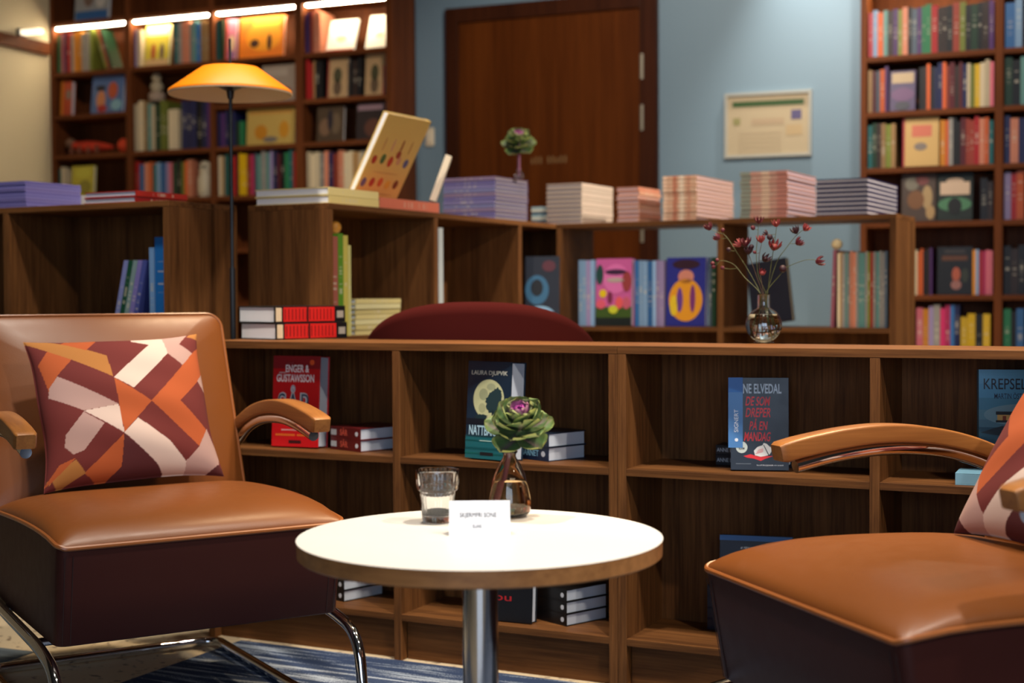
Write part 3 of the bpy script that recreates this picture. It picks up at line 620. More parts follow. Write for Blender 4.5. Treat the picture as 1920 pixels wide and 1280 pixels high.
for k, (cc, hh) in enumerate((((176, 50, 30), .1), ((70, 104, 50), .12), ((190, 60, 30), .13), ((206, 150, 110), .1), ((90, 90, 140), .11))): fig(.12 + k * .18, .47 + .02 * (k % 2), .1, hh, cc)
for k, cc in enumerate(((200, 150, 90), (206, 150, 120), (150, 70, 40), (190, 140, 80))): fig(.2 + k * .2, .66, .035, .16, cc)
for k, cc in enumerate(((104, 90, 130), (180, 60, 46), (206, 96, 50), (226, 170, 60), (120, 56, 26))): fig(.1 + k * .18, .2 + .01 * (k % 3), .1, .11, cc)
fig(.6, .56, .1, .09, (160, 60, 36)); fig(.5, .33, .6, .015, (206, 160, 90)); fig(.5, .08, .7, .015, (190, 150, 90))
# thin white book leaning beside the grey violet stack
o = book(.022, .13, .165, (232, 214, 184), 'thin cream book leaning against the grey violet stack', None)
q = FB.pz(820, 381, ZI + .036); dr = ray(822, 350); dr.z = 0; dr.normalize()
o.matrix_world = Matrix.Translation(FB.w(q.x - .01, q.y, ZI + .0345)) @ Matrix.Rotation(math.atan2(dr.y, dr.x) - PI / 2, 4, 'Z') @ Matrix.Rotation(math.radians(20), 4, 'Y') @ Matrix.Translation((-.022, 0, .008))
# grey violet stack, corner at x=928
av = -.022; bs = apos(928, av)
pile(FB, bpos(831, bs), av, bs, apos(990, av), ZI + .0003, 11, .158, [(124, 116, 160), (108, 100, 150), (132, 112, 140), (120, 120, 160)], 'grey violet stack below the distant plant', 'grey violet books', 'front', .002, PGG)
# small pale stack at the corner
bq = 1.60
pile(FB, bpos(996, bq), bpos(1024, bq) , bq, bq + .2, ZI + .0003, 7, .075, [(150, 176, 180), (60, 92, 112), (206, 206, 190)], 'small pale blue stack in the island corner', 'pale blue books', 'front', .001, PAPER)
def stackR(x0, xc, x1, b, n, h, cols, label, group, side, pages, jit=.003, bands=()):
    ac = bpos(xc, b); pile(FB, bpos(x0, b), ac, b, apos(x1, ac), ZI + .0003, n, h, cols, label, group, side, jit, pages, bands)
bf = 1.565
stackR(1024, 1091, 1149, bf, 9, .160, [(206, 184, 164), (196, 176, 156)], 'cream stack at the island corner', 'cream books', 'right', PGG, .001)
stackR(1156, 1198, 1238, bf, 8, .136, [(206, 150, 120), (196, 128, 100), (212, 160, 140)], 'pink stack before the brown door', 'pink books', 'right', PGP)
stackR(1243, 1306, 1376, bf, 11, .170, [(206, 160, 130), (210, 170, 140)], 'salmon and cream stack below the certificate', 'salmon books', 'front', PGP, .002, [(.0, .12, (226, 190, 160)), (.3, .42, (190, 120, 92)), (.5, .62, (230, 206, 180)), (.72, .82, (196, 140, 112))])
stackR(1388, 1476, 1531, bf, 11, .172, [(206, 150, 130), (204, 156, 136)], 'rose stack right of the salmon stack', 'rose books', 'front', mat('lilac_paper', srgb=(186, 168, 180), rough=.7), .003, [(0, .22, (140, 146, 130)), (.45, .62, (226, 190, 160)), (.78, 1, (196, 128, 112))])
stackR(1531, 1627, 1683, bf, 8, .132, [(34, 34, 74), (38, 36, 78)], 'dark blue stack at the end of the island', 'dark blue books', 'back', mat('lavender_paper', srgb=(196, 188, 190), rough=.7), .001)

# compartments of the left run
fb_ = FB
xq = bpos(300, bl)
o = book(.045, .22, .30, (24, 104, 176), 'tall bright blue book against the end panel, left island compartment', None, PG2); put(o, FB, xq - .050, bl + .03, ZIM + .0004)
o = book(.018, .2, .27, (120, 160, 206), 'pale blue book standing left of the tall bright blue book', None, PG2); put(o, FB, xq - .072, bl + .03, ZIM + .0004)
for k, (c, nm) in enumerate((((70, 80, 150), 'dark violet'), ((126, 116, 180), 'lilac'), ((126, 150, 150), 'pale teal'), ((20, 76, 54), 'dark green'), ((130, 136, 190), 'pale violet'))):
    o = book(.017, .16, .235, c, '%s thin book leaning beside the tall bright blue book' % nm, 'thin leaning books'); put(o, FB, xq - .152 - .0185 * k, bl + .03, ZIM + .0055, ry=math.radians(13.5))
# compartments of the middle run
for k, (c, nm, t_) in enumerate((((150, 84, 70), 'brown pink', .034), ((84, 132, 34), 'green', .026), ((190, 176, 84), 'yellow', .024), ((196, 190, 120), 'pale yellow', .014))):
    bk = .03 + sum((.036, .028, .026)[:k])
    o = book(t_, .2, (.305, .315, .31, .28)[k], c, '%s tall book standing upright in the near compartment of middle island' % nm, 'tall thin books'); o.matrix_world = Matrix.Translation(FB.w(-.012, bk, ZIM + .0003)) @ Matrix.Rotation(FB.rot + PI / 2, 4, 'Z')
for k, (bb2, zz, c, lab) in enumerate(((.046, .3056, (226, 200, 150), 'cream toy ball on top of the brown pink book'), (.092, .3158, (206, 140, 50), 'amber toy ball on top of the green book'))):
    o = MB().lathe([(.019 * math.sin(PI * q / 10), .019 - .019 * math.cos(PI * q / 10)) for q in range(11)], 16).obj('toy_ball', mat('toy_paint_%d' % k, srgb=c, rough=.5), None, True, loc=FB.w(-.04, bb2, ZIM + zz))
    tag(o, lab, 'toy')
b_ = .172
pile(FB, -.22, -.02, b_, b_ + .26, ZIM + .0003, 7, .115, [(206, 190, 130), (196, 180, 120), (210, 200, 150)], 'pale yellow stack inside the near island compartment', 'stacked pale yellow books', 'right', .003, PG2)
# cover with an eye in the far compartment
faceout(FB, FB.pv(984, 520, 1.33).x, 1.33, ZIM, .13, .27, .028, (16, 20, 34), 'dark book with a big blue eye on its cover in the island corner', [ell(.35, .52, .7, .42, (46, 92, 124)), ell(.35, .55, .36, .24, (10, 12, 16), .002), ell(.45, .14, .9, .3, (130, 170, 200)), ell(.7, .86, .4, .16, (80, 30, 40))], 5, rz=math.radians(20))
# right run
def kx(px): return FB.pv(px, 550, 1.57).x
row(FB, kx(1086), kx(1115), 1.565, ZIM + .0002, 'B B V B', .262, 'left of the pink picture cover on right island', 'pale blue books on the right island', .19, hvar=.01)
faceout(FB, kx(1117), 1.566, ZIM, .152, .262, .03, (196, 90, 150), 'pink children\'s book with bright flowers facing out on right island', [ell(.55, .7, .7, .44, (216, 110, 170)), ell(.55, .8, .6, .08, (60, 30, 60), .002), ell(.55, .68, .5, .07, (180, 160, 150), .002), rec(.5, .06, 1, .13, (22, 30, 28)), rec(.5, .2, 1, .16, (60, 84, 30)), ell(.2, .48, .2, .12, (226, 190, 20), .002), ell(.4, .42, .14, .18, (120, 40, 70), .002), ell(.66, .34, .2, .18, (226, 90, 90), .003), ell(.5, .24, .26, .12, (200, 200, 50), .003), ell(.86, .34, .22, .18, (196, 90, 110), .002), ell(.15, .32, .26, .14, (220, 90, 110), .003), ell(.1, .76, .2, .3, (30, 66, 60)), ell(.86, .66, .26, .3, (150, 60, 60), .002)], 3)
row(FB, kx(1191), kx(1246), 1.565, ZIM + .0002, 'b B B b B V V', .255, 'right of the pink picture cover on right island', 'pale blue books on the right island', .19, n0=0, hvar=.01)
faceout(FB, kx(1249), 1.566, ZIM, .158, .262, .03, (40, 44, 130), 'purple children\'s book with a yellow potion shape facing out on right island', [ell(.5, .38, .86, .62, (226, 150, 34)), ell(.5, .72, .4, .2, (206, 130, 110)), ell(.5, .9, .7, .14, (50, 24, 40)), ell(.35, .38, .16, .36, (104, 60, 140), .002), ell(.68, .4, .14, .4, (120, 50, 110), .002), ell(.2, .3, .2, .3, (226, 190, 40), .002)], 3)
row(FB, kx(1329), kx(1342), 1.565, ZIM + .0002, 'q d', .262, 'beside the purple potion cover on right island', 'dark books on right island', .19, hvar=.01)
# dark leaning book in the open bay
q0 = FB.pv(1424, 607, 1.60); 
r = root('book', 'black book tilted in the open bay of right island, behind the flower vase', 'book', FB.w(q0.x - .02, 1.58, ZIM + .0048), FB.rot)
im = Matrix.Rotation(math.radians(-9), 4, 'Y') @ Matrix.Rotation(math.radians(-8), 4, 'X')
c = MB(); c.box(0, .155, 0, .003, 0, .235); c.box(0, .155, .027, .03, 0, .235); c.box(0, .003, .003, .027, 0, .235)
o = c.obj('cover', mat('black_cover', srgb=(20, 20, 34), rough=.4), r); o.matrix_local = im
o = MB().box(.003, .152, .003, .027, .003, .232).obj('page_block', PGY, r); o.matrix_local = im
row(FB, kx(1570), kx(1664), 1.565, ZIM + .0002, 'w u e T e s s e T T e G R e T e e q', .275, 'in the open end bay of right island', 'green and grey books on right island', .19, hvar=.015)
o = book(.012, .19, .28, (150, 84, 96), 'slim mauve book leaning at the left end of the open bay', None); put(o, FB, kx(1557), 1.57, ZIM + .001, ry=math.radians(2))
o = MB().lathe([(.02 * math.sin(PI * q / 10), .02 - .02 * math.cos(PI * q / 10)) for q in range(11)], 16).obj('toy_ball', MATS['toy_paint_0'], None, True, loc=FB.w(kx(1565), 1.60, ZIM + .2815)); tag(o, 'cream toy ball on top of the slim mauve book', 'toy')

# ------------------------------------------------------------------ ornamental cabbage in a vase
def leaf(mb, cols, M, L, Wd, cup, wave, inner, seed, ns=12, nt_=11):
    rnd = random.Random(seed); ph = rnd.uniform(0, 6); vs = []
    for i in range(ns):
        s = i / (ns - 1)
        wdt = Wd * math.sqrt(max(0, 1 - ((s - .60) / (.62 if s < .6 else .405)) ** 2)) * (.72 + .28 * s)
        for j in range(nt_):
            t = 2 * j / (nt_ - 1) - 1
            x = wdt * t; y = L * s * (1 - .05 * t * t)
            z = cup * (s ** 2) * L + .26 * abs(t) ** 2 * wdt + wave * s * math.sin(t * 5 + ph) * abs(t) ** 1.5 - .05 * L * math.exp(-(t * 6) ** 2)
            vs.append(M @ Vector((x, y, z)))
            vein = math.exp(-(t * 5) ** 2) * (1 - s * .55)
            side = .45 * max(0, math.sin((s * 5 - abs(t) * 2.2) * 2.4)) ** 6 * (1 - s)
            edge = max(0, (abs(t) ** 5 * s + max(0, s - .82) * 3.2)) * rnd.uniform(.7, 1.1)
            g = Vector((.10, .19, .06)); pu = Vector((.24, .06, .16)); pk = Vector((.55, .08, .38)); ye = Vector((.42, .42, .10))
            c = g.lerp(pk, inner); c = c.lerp(pu, min(1, (vein + side) * .75)); c = c.lerp(ye, min(1, edge * .7 * (1 - inner)))
            cols.append(c)
    fs = [(i * nt_ + j, i * nt_ + j + 1, (i + 1) * nt_ + j + 1, (i + 1) * nt_ + j) for i in range(ns - 1) for j in range(nt_ - 1)]
    mb.add(vs, fs)
LEAFM = attr_mat('cabbage_leaf', .55)
LEAFM.node_tree.nodes['Principled BSDF'].inputs['Subsurface Weight'].default_value = 0
def setcol(o, cols):
    ca = o.data.color_attributes.new('Col', 'FLOAT_COLOR', 'POINT')
    for i, c in enumerate(cols): ca.data[i].color = (c[0], c[1], c[2], 1)
STEMP = mat('purple_stem', srgb=(140, 84, 110), rough=.5); STEMB = mat('brown_stem', srgb=(120, 84, 70), rough=.6)
def cabbage(label, base, head, scale, foot, rz=0, tilt_to=36):
    """base: where the stem leaves the vase, head: centre bottom of the rosette, foot: lower end of stem"""
    head = Vector(head)
    r = root('ornamental_cabbage', label, 'plant', head, rz)
    mb = MB(); cols = []; seed = 0; TILT = Matrix.Rotation(-rz, 4, 'Z') @ Matrix.Rotation(YAW, 4, 'Z') @ Matrix.Rotation(math.radians(tilt_to), 4, 'X')
    # (count, tilt from vertical in degrees, height, length, half width, cup, inner)
    for cnt, tilt, zz, L, wd, cup, inn, off in ((5, 96, .004, .070, .038, .26, 0, .1), (6, 82, .014, .066, .037, .32, .0, .6), (6, 68, .026, .060, .035, .34, .0, .0), (6, 56, .036, .053, .033, .34, .0, .5), (6, 45, .043, .045, .029, .3, .10, .2), (5, 34, .048, .036, .024, .25, .65, .7), (6, 20, .051, .027, .014, .15, 1, .3), (4, 6, .052, .020, .010, .1, 1, .1)):
        for k in range(cnt):
            seed += 1; rn = random.Random(seed * 7)
            a = 2 * PI * (k + off) / cnt + rn.uniform(-.12, .12); ti = math.radians(tilt + rn.uniform(-7, 7)); LL = L * rn.uniform(.9, 1.12)
            # leaf local: y along, z up (inner face); tilt so that y points outwards and up
            M = TILT @ Matrix.Rotation(a, 4, 'Z') @ Matrix.Translation((0, .004, zz)) @ Matrix.Rotation(PI / 2 - ti, 4, 'X')
            leaf(mb, cols, Matrix.Scale(scale, 4) @ M, LL, wd, cup + rn.uniform(-.12, .12), .005, inn, seed)
    o = mb.obj('leaves', LEAFM, r, True, sharp=180); setcol(o, cols)
    st = MB(); pts = bez([Vector(foot) - head, (Vector(base) - head), Vector((0, 0, .055 * scale))], 8)
    rr = Matrix.Rotation(-rz, 4, 'Z'); st.tube([rr @ p for p in pts], [.0062 * scale if i > 7 else .0058 * scale for i in range(len(pts))], 10)
    st.obj('stem', STEMP, r, True)
    return r
TZ = .54
vp = FC.pz(956, 968, TZ)
r = root('amber_vase', 'small smoky amber glass vase holding the cabbage on the white table', 'vase', (vp.x, vp.y, TZ + .0003))
out = [(.020, 0), (.030, .0015), (.0365, .009), (.0385, .02), (.0375, .034), (.0335, .056), (.0275, .076), (.020, .093), (.0135, .103), (.0112, .108), (.0115, .112), (.0145, .116), (.0150, .1175)]
inn = [(.0138, .1175), (.0102, .1115), (.0098, .108), (.0118, .102), (.0184, .0915), (.0258, .075), (.0318, .0555), (.0357, .034), (.0366, .021), (.0345, .0105), (.028, .0055), (.008, .0072), (.0, .0078)]
MB().lathe(out + inn, 56, cap0=True, cap1=False).obj('glass_body', AMBER, r, True, sharp=70)
MB().lathe([(0.0, .0081), (.008, .0076), (.028, .0058), (.0346, .0107), (.0367, .021), (.0358, .034), (.0319, .0555), (.0292, .0645), (.0288, .0650), (.0, .0648)], 56, cap0=False, cap1=False).obj('water', WATERA, r, True, sharp=60)
hd = FC.pv(974, 815, vp.y - .002)
cabbage('ornamental cabbage with green leaves and pink heart standing in the amber vase', (vp.x + .001, vp.y, TZ + .119), (hd.x, vp.y - .002, hd.z), .82, (vp.x - .021, vp.y - .004, TZ + .012), .3)
# second cabbage far behind
q = FB.pv(975, 318, 1.36); vb = FB.w(q.x, 1.36 + .18, 0)
sb = FB.w(bpos(975, 1.36), 1.36, 0)
ztop = ZI + .1585 + .0006
q = ray(975, 322); 
vloc = FB.w(FB.pv(973, 318, bs + .16).x, bs + .16, ztop)
r = root('bud_vase', 'tiny glass bud vase on the grey violet stack', 'vase', vloc)
MB().lathe([(.012, 0), (.018, .004), (.018, .014), (.009, .024), (.008, .03), (.0095, .034), (.0085, .034), (.007, .03), (.0078, .025), (.016, .014), (.015, .006), (0, .004)], 24, cap1=False).obj('glass_body', GLASS, r, True)
hz_ = FB.pv(972, 279, bs + .16).z
cabbage('distant ornamental cabbage on a bare stem above the grey violet stack', vloc + Vector((0, 0, .035)), (vloc.x, vloc.y, hz_), .9, vloc + Vector((0, 0, .008)), 1.1)

# ------------------------------------------------------------------ glass flask with dried flowers on the low shelf
fl = FA.pz(1432, 642, ZT)
fo = FA.w(fl.x, fl.y, ZT + .0003)
r = root('round_flask_vase', 'round clear glass flask vase holding dried flowers on the low shelf', 'vase', fo)
R_ = .0445; cz = .043
def arc(rad, a0, a1, n): return [(rad * math.cos(math.radians(a0 + (a1 - a0) * k / n)), cz + rad * math.sin(math.radians(a0 + (a1 - a0) * k / n))) for k in range(n + 1)]
outp = [(.026, 0.0)] + arc(R_, -66, 66, 18) + [(.0162, .088), (.0157, .095), (.0157, .118), (.0172, .1205)]
inp = [(.0158, .1205), (.0142, .117), (.0142, .094), (.0148, .086)] + arc(R_ - .0018, 64, -64, 18) + [(.0, .0045)]
MB().lathe(outp + inp, 56, cap0=True, cap1=False).obj('glass_body', GLASS, r, True, sharp=70)
wpr = [(0, .0048)] + arc(R_ - .0016, -63, 38, 14); wl = wpr[-1][1]
MB().lathe(wpr + [(wpr[-1][0] - .001, wl + .0005), (0, wl)], 48, cap0=False, cap1=False).obj('water', WATER, r, True, sharp=60)
BUR = mat('burgundy_petal', srgb=(88, 20, 34), rough=.6); BURD = mat('dark_burgundy_petal', srgb=(48, 14, 26), rough=.6); BURP = mat('pale_burgundy_petal', srgb=(134, 50, 50), rough=.6); STG = mat('dry_green_stem', srgb=(78, 80, 42), rough=.6); STD = mat('dry_brown_stem', srgb=(84, 64, 48), rough=.6)
def head_mesh(sz, kind, seed):
    mb = MB(); rnd = random.Random(seed); n = 8
    if kind == 'b': mb.lathe([(0, -.9 * sz), (.5 * sz, -.75 * sz), (.85 * sz, -.2 * sz), (.8 * sz, .35 * sz), (.45 * sz, .8 * sz), (0, .9 * sz)], 12); return mb
    mb.lathe([(0, -.8 * sz), (.4 * sz, -.65 * sz), (.62 * sz, -.1 * sz), (.5 * sz, .3 * sz), (0, .45 * sz)], 12)
    for k in range(n):
        a = 2 * PI * k / n + rnd.uniform(-.15, .15); fl_ = (.55 if kind == 'c' else 1.15) + rnd.uniform(-.1, .1)
        ca, sa = math.cos(a), math.sin(a)
        pr = [(.30, -.65, .16), (.78, -.2, .30), (.92 + .18 * fl_, .35, .30), (.86 + .42 * fl_, 1.05, .04)]
        L_ = []; R2 = []
        for rr, zz, hw in pr:
            L_.append(((rr * ca - hw * sa) * sz, (rr * sa + hw * ca) * sz, zz * sz)); R2.append(((rr * ca + hw * sa) * sz, (rr * sa - hw * ca) * sz, zz * sz))
        vs = L_ + R2; off = [(x * .94, y * .94, z + .02 * sz) for x, y, z in vs]
        fs = [(i, i + 1, i + 5, i + 4) for i in range(3)]
        fs2 = [(8 + b_, 8 + a_, 8 + d_, 8 + c_) for a_, b_, c_, d_ in fs]
        rim = [(0, 1), (1, 2), (2, 3), (3, 7), (7, 6), (6, 5), (5, 4), (4, 0)]
        mb.add(vs + off, fs + fs2 + [(b_, a_, a_ + 8, b_ + 8) for a_, b_ in rim])
    return mb
def Z8(u, v, dep=0): p = FA.pv(1300 + u / 4.742, 390 + v / 4.742, fl.y + dep); return FA.w(p.x, fl.y + dep, p.z) - fo
FLN = [0]; ANG = [math.radians(v) for v in (175, 205, 130, 75, 25, 275, 345, 310)]
def flower(label, path, heads, dep, stemm=STG, th=.0011):
    r = root('dried_flower_stem', label, 'dried flower', fo, 0, 'dried flowers in the round flask')
    n = len(path); P = [Z8(u, v, dep * min(1, i / (n - 1) * 1.3)) for i, (u, v) in enumerate(path)]
    k_ = FLN[0]; FLN[0] += 1; an = ANG[k_]
    neck = Vector((math.cos(an), math.sin(an), 0)) * .0095; neck.z = .122
    low = neck * .95; low.z = .086
    foot = Vector((math.cos(an), math.sin(an), 0)) * .027; foot.z = .018
    P[0] = neck
    pts = bez([foot, low, neck] + P[1:], 7)
    MB().tube(pts, [th * (1.15 - .5 * i / len(pts)) for i in range(len(pts))], 6).obj('stem', stemm, r, True)
    for k, (u, v, sz, kind, m) in enumerate(heads):
        h = Z8(u, v, dep); near = min(pts[14:], key=lambda p: (p - h).length + max(0, p.z - h.z) * 2)
        d = (h - near); up = d.normalized() if d.length > .003 else Vector((0, 0, 1)); up = (up + Vector((0, 0, .6))).normalized()
        if d.length > .006: MB().tube(bez([near, (near + h) / 2 + Vector((0, 0, -.002)), h], 4), th * .6, 5).obj('side_stem', stemm, r, True)
        o = head_mesh(sz, kind, u).obj('flower_head', m, r, True, sharp=60); o.matrix_local = Matrix.Translation(h) @ up.to_track_quat('Z', 'Y').to_matrix().to_4x4()
s7 = .0105
flower('dried flower stem leaning far left with three burgundy heads up high', [(630, 750), (480, 540), (390, 400), (290, 250), (215, 215), (150, 185)], [(138, 172, s7, 'c', BUR), (262, 196, .0062, 'b', BUR), (215, 262, s7 * .9, 'c', BUR), (315, 370, .007, 'b', BURD)], .004)
flower('dried flower stem at lower left ending in a cluster of small berries', [(600, 750), (460, 620), (370, 510), (300, 475), (240, 465)], [(172, 492, .0062, 'b', BUR), (212, 462, .0055, 'b', BUR), (180, 522, .006, 'b', BUR), (260, 532, .0062, 'b', BUR)], .012)
flower('dried flower stem left of centre with a wide open burgundy head', [(612, 750), (560, 600), (500, 430), (470, 340)], [(402, 322, s7, 'c', BURP), (465, 308, s7 * 1.15, 'o', BUR), (490, 384, s7, 'c', BURD), (516, 345, .0075, 'b', BURD)], -.012, STD)
flower('tallest dried flower stem at the middle with a star shaped head', [(640, 750), (578, 600), (560, 400), (572, 260), (580, 140)], [(582, 112, s7 * .95, 'o', BUR), (530, 176, .0068, 'b', BUR)], .0)
flower('dried flower stem right of middle with a cup shaped head on top', [(650, 750), (692, 500), (712, 370), (728, 260), (740, 165)], [(735, 140, s7, 'c', BURP), (720, 342, s7 * 1.3, 'o', mat('bright_burgundy_petal', srgb=(104, 20, 20), rough=.6)), (680, 258, .0085, 'b', BURD), (646, 225, .0068, 'c', BURD)], -.01)
flower('short dried flower stem at the middle with a salmon head', [(625, 750), (590, 560), (585, 430), (606, 320)], [(600, 280, s7, 'c', BURP), (640, 450, s7 * 1.05, 'c', BURD), (612, 576, .008, 'c', BURP), (545, 392, .005, 'b', BUR)], -.032, STD)
flower('dried flower stem leaning right with three heads on forked tips', [(650, 750), (742, 480), (822, 360), (900, 260), (965, 200)], [(1000, 180, s7 * .95, 'c', BURP), (908, 202, s7, 'c', BURD), (936, 305, s7 * 1.05, 'c', BUR)], .008)
flower('dried flower stem arching far right to one drooping head', [(675, 755), (775, 590), (832, 526), (980, 466), (1075, 458)], [(1118, 474, s7 * 1.1, 'c', BUR), (797, 540, s7, 'b', BURD)], -.004)

# ------------------------------------------------------------------ books on the low shelf
def RX(): return Matrix.Rotation(PI / 2, 4, 'X')
class Hard:               # hardback standing with its cover out; local x right, z up, cover at y=0
    def __init__(s, fr, px0, py, b, z, w, h, t, yaw, lean, label, col, spine_col=None, pages=PG2):
        a = fr.pv(px0, py, b).x; ln = math.radians(lean)
        s.w, s.h = w, h
        s.r = root('book', label, 'book', fr.w(a, b, z + t * math.sin(ln) + .0002), 0)
        s.r.rotation_euler = (-ln, 0, fr.rot + math.radians(yaw))
        c = MB(); c.box(0, w, 0, .0025, 0, h); c.box(0, w, t - .0025, t, 0, h); s.c = c.obj('cover', s.cm(col), s.r, bevel=.0006)
        MB().box(0, .003, .0025, t - .0025, 0, h).obj('spine', s.cm(spine_col or col), s.r)
        MB().box(.003, w - .004, .0025, t - .0025, .003, h - .003).obj('page_block', pages, s.r)
    @staticmethod
    def cm(c): return mat('cover_%d_%d_%d' % c, srgb=c, rough=.38)
    def T(s, u, v): return Matrix.Translation((u * s.w, -.0004, v * s.h)) @ RX()
    def txt(s, st, u, v, size, col, xs=1, bold=0, align='CENTER', shear=0, name='title'):
        return text(st, size * s.h, s.c, name, s.T(u, v), col, xs, bold, align, shear)
    def fit(s, st, u, v, w, hgt, col, bold=.01, shear=0, name='title', d=.0005):
        return fit_text(st, s.c, name, Matrix.Translation((u * s.w, -d, v * s.h)) @ RX(), w * s.w, hgt * s.h, col, bold, shear)
    def rect(s, u, v, w, h, col, name='cover_print', d=.0004):
        o = MB().box((u - w / 2) * s.w, (u + w / 2) * s.w, -d, 0, (v - h / 2) * s.h, (v + h / 2) * s.h).obj(name, INK, s.c); o.color = (*lin(col), 1); return o
    def poly(s, pts, col, name='cover_print', d=.0006):
        n = len(pts); o = MB().rings([[(u * s.w, 0, v * s.h) for u, v in pts], [(u * s.w, -d, v * s.h) for u, v in pts]]).obj(name, INK, s.c); o.color = (*lin(col), 1); return o
    def ell(s, u, v, w, h, col, name='cover_print', d=.0005, n=36, jag=0, seed=1):
        rnd = random.Random(seed); return s.poly([(u + w / 2 * math.cos(2 * PI * k / n) * (1 + rnd.uniform(-jag, jag)), v + h / 2 * math.sin(2 * PI * k / n) * (1 + rnd.uniform(-jag, jag))) for k in range(n)], col, name, d)
# red crime novel
h = Hard(FA, 508, 760, .06, ZM, .146, .246, .052, 4, 4, 'red hardback with white author names standing behind the left armrest', (196, 22, 28))
h.rect(.5, .93, 1, .14, (140, 22, 30)); h.rect(.36, .925, .16, .012, (220, 196, 192)); h.fit('ENGER &', .52, .86, .50, .085, (242, 238, 236), .02); h.fit('GUSTAWSSON', .48, .755, .80, .085, (242, 238, 236), .02); h.rect(.20, .815, .14, .010, (220, 196, 192))
h.ell(.83, .93, .1, .06, (226, 90, 40)); h.fit('SÅR', .48, .50, .72, .36, (196, 206, 214), .03); h.fit('SÅR', .48, .497, .70, .35, (40, 66, 90), -.012, name='title_inline', d=.0009)
h.rect(.5, .055, .26, .035, (60, 16, 18))
for k in range(16): h.rect(.22 + k * .036, .185, .02, .014, (220, 190, 190), 'small_lettering')
for k in range(20):
    if k != 10: h.rect(.10 + k * .042, .13, .026, .022, (220, 124, 40), 'small_lettering')
def lying(fr, px, py, b, z, w, d, t, yaw, label, col, spine_txt=None, group=None, pages=PG2, tcol=(230, 230, 232), dot=True, tsz=.6, tu=.3):
    """flat book, spine (long side w) facing front-left, page edges right"""
    a = fr.pv(px, py, b).x
    r = root('book', label, 'book', fr.w(a, b, z), fr.rot + math.radians(yaw), group)
    c = MB(); c.box(0, w, 0, d, 0, .0022); c.box(0, w, 0, d, t - .0022, t); c.box(0, w, 0, .0025, .0022, t - .0022); cv = c.obj('cover', Hard.cm(col), r, bevel=.0005)
    MB().box(.003, w - .003, .0025, d - .004, .0022, t - .0022).obj('page_block', pages, r)
    if spine_txt: text(spine_txt, t * tsz, cv, 'spine_title', Matrix.Translation((w * tu, -.0004, t * .5)) @ RX(), tcol, .8, .012)
    if dot:
        o = MB().rings([[(w * .88 + t * .2 * math.cos(2 * PI * k / 16), y, t * .5 + t * .2 * math.sin(2 * PI * k / 16)) for k in range(16)] for y in (0, -.0005)]).obj('publisher_mark', INK, cv); o.color = (*lin((200, 204, 212)), 1)
    return r
yawp = -24
for k, lb in enumerate(('lower of two dark red paperbacks lying right of the red hardback', 'upper of two dark red paperbacks lying right of the red hardback')):
    rr_ = lying(FA, 620, 835, .092, ZM + .0003 + k * .0312, .13, .15, .031, -20, lb, (96, 20, 24), 'SÅR', 'dark red paperbacks', PG2, (210, 90, 70), tu=.45, tsz=.75)
    o = MB().box(.002, .026, -.0005, 0, .008, .023).obj('pale_label', INK, rr_); o.color = (*lin((190, 200, 206)), 1)
# moon novel
h = Hard(FA, 871, 760, .03, ZM, .142, .243, .056, -13, 4, 'dark teal hardback with a full moon standing behind the cabbage', (14, 40, 60))
h.rect(.5, .11, 1, .22, (20, 96, 104)); h.rect(.5, .225, 1, .03, (16, 60, 72)); h.rect(.5, .18, 1, .02, (46, 130, 130)); h.rect(.5, .10, 1, .03, (30, 124, 116)); h.rect(.5, .05, 1, .02, (44, 140, 128))
h.ell(.5, .61, .70, .41, (196, 196, 150), 'moon'); h.ell(.38, .66, .2, .12, (160, 164, 128), d=.0007); h.ell(.36, .52, .16, .1, (168, 170, 130), d=.0007); h.ell(.55, .74, .2, .07, (168, 172, 136), d=.0007)
h.ell(.62, .585, .34, .24, (30, 56, 62), 'tree_crown', .0009, 40, .16); h.ell(.7, .66, .2, .14, (30, 56, 62), 'tree_crown', .001, 30, .18, 4); h.rect(.6, .42, .03, .16, (24, 44, 52), 'tree_trunk', .0009); h.ell(.35, .43, .3, .05, (24, 48, 56), 'bush', .0008, 30, .25, 8); h.rect(.5, .38, 1, .06, (8, 20, 34), 'bank', .0008)
h.fit('LAURA DJUPVIK', .5, .875, .82, .058, (206, 206, 190), .0); h.fit('NATTBARNET', .5, .29, .84, .10, (170, 206, 222), .015, d=.0012); h.rect(.5, .185, .34, .008, (170, 206, 196), 'small_lettering', .0008); h.rect(.5, .052, .30, .035, (20, 26, 30), d=.0007)
for k, lb in enumerate(('lower of two dark blue books lying beside the moon hardback', 'upper of two dark blue books lying beside the moon hardback')):
    lying(FA, 950, 850, .112 - .004 * k, ZM + .0003 + k * .0352, .155, .13, .035, -22, lb, (16, 34, 62) if k == 0 else (14, 30, 50), 'NATTBARNET' if k == 0 else None, 'dark blue hardbacks lying flat', PG2, (120, 170, 196), k == 0, .62, .42)
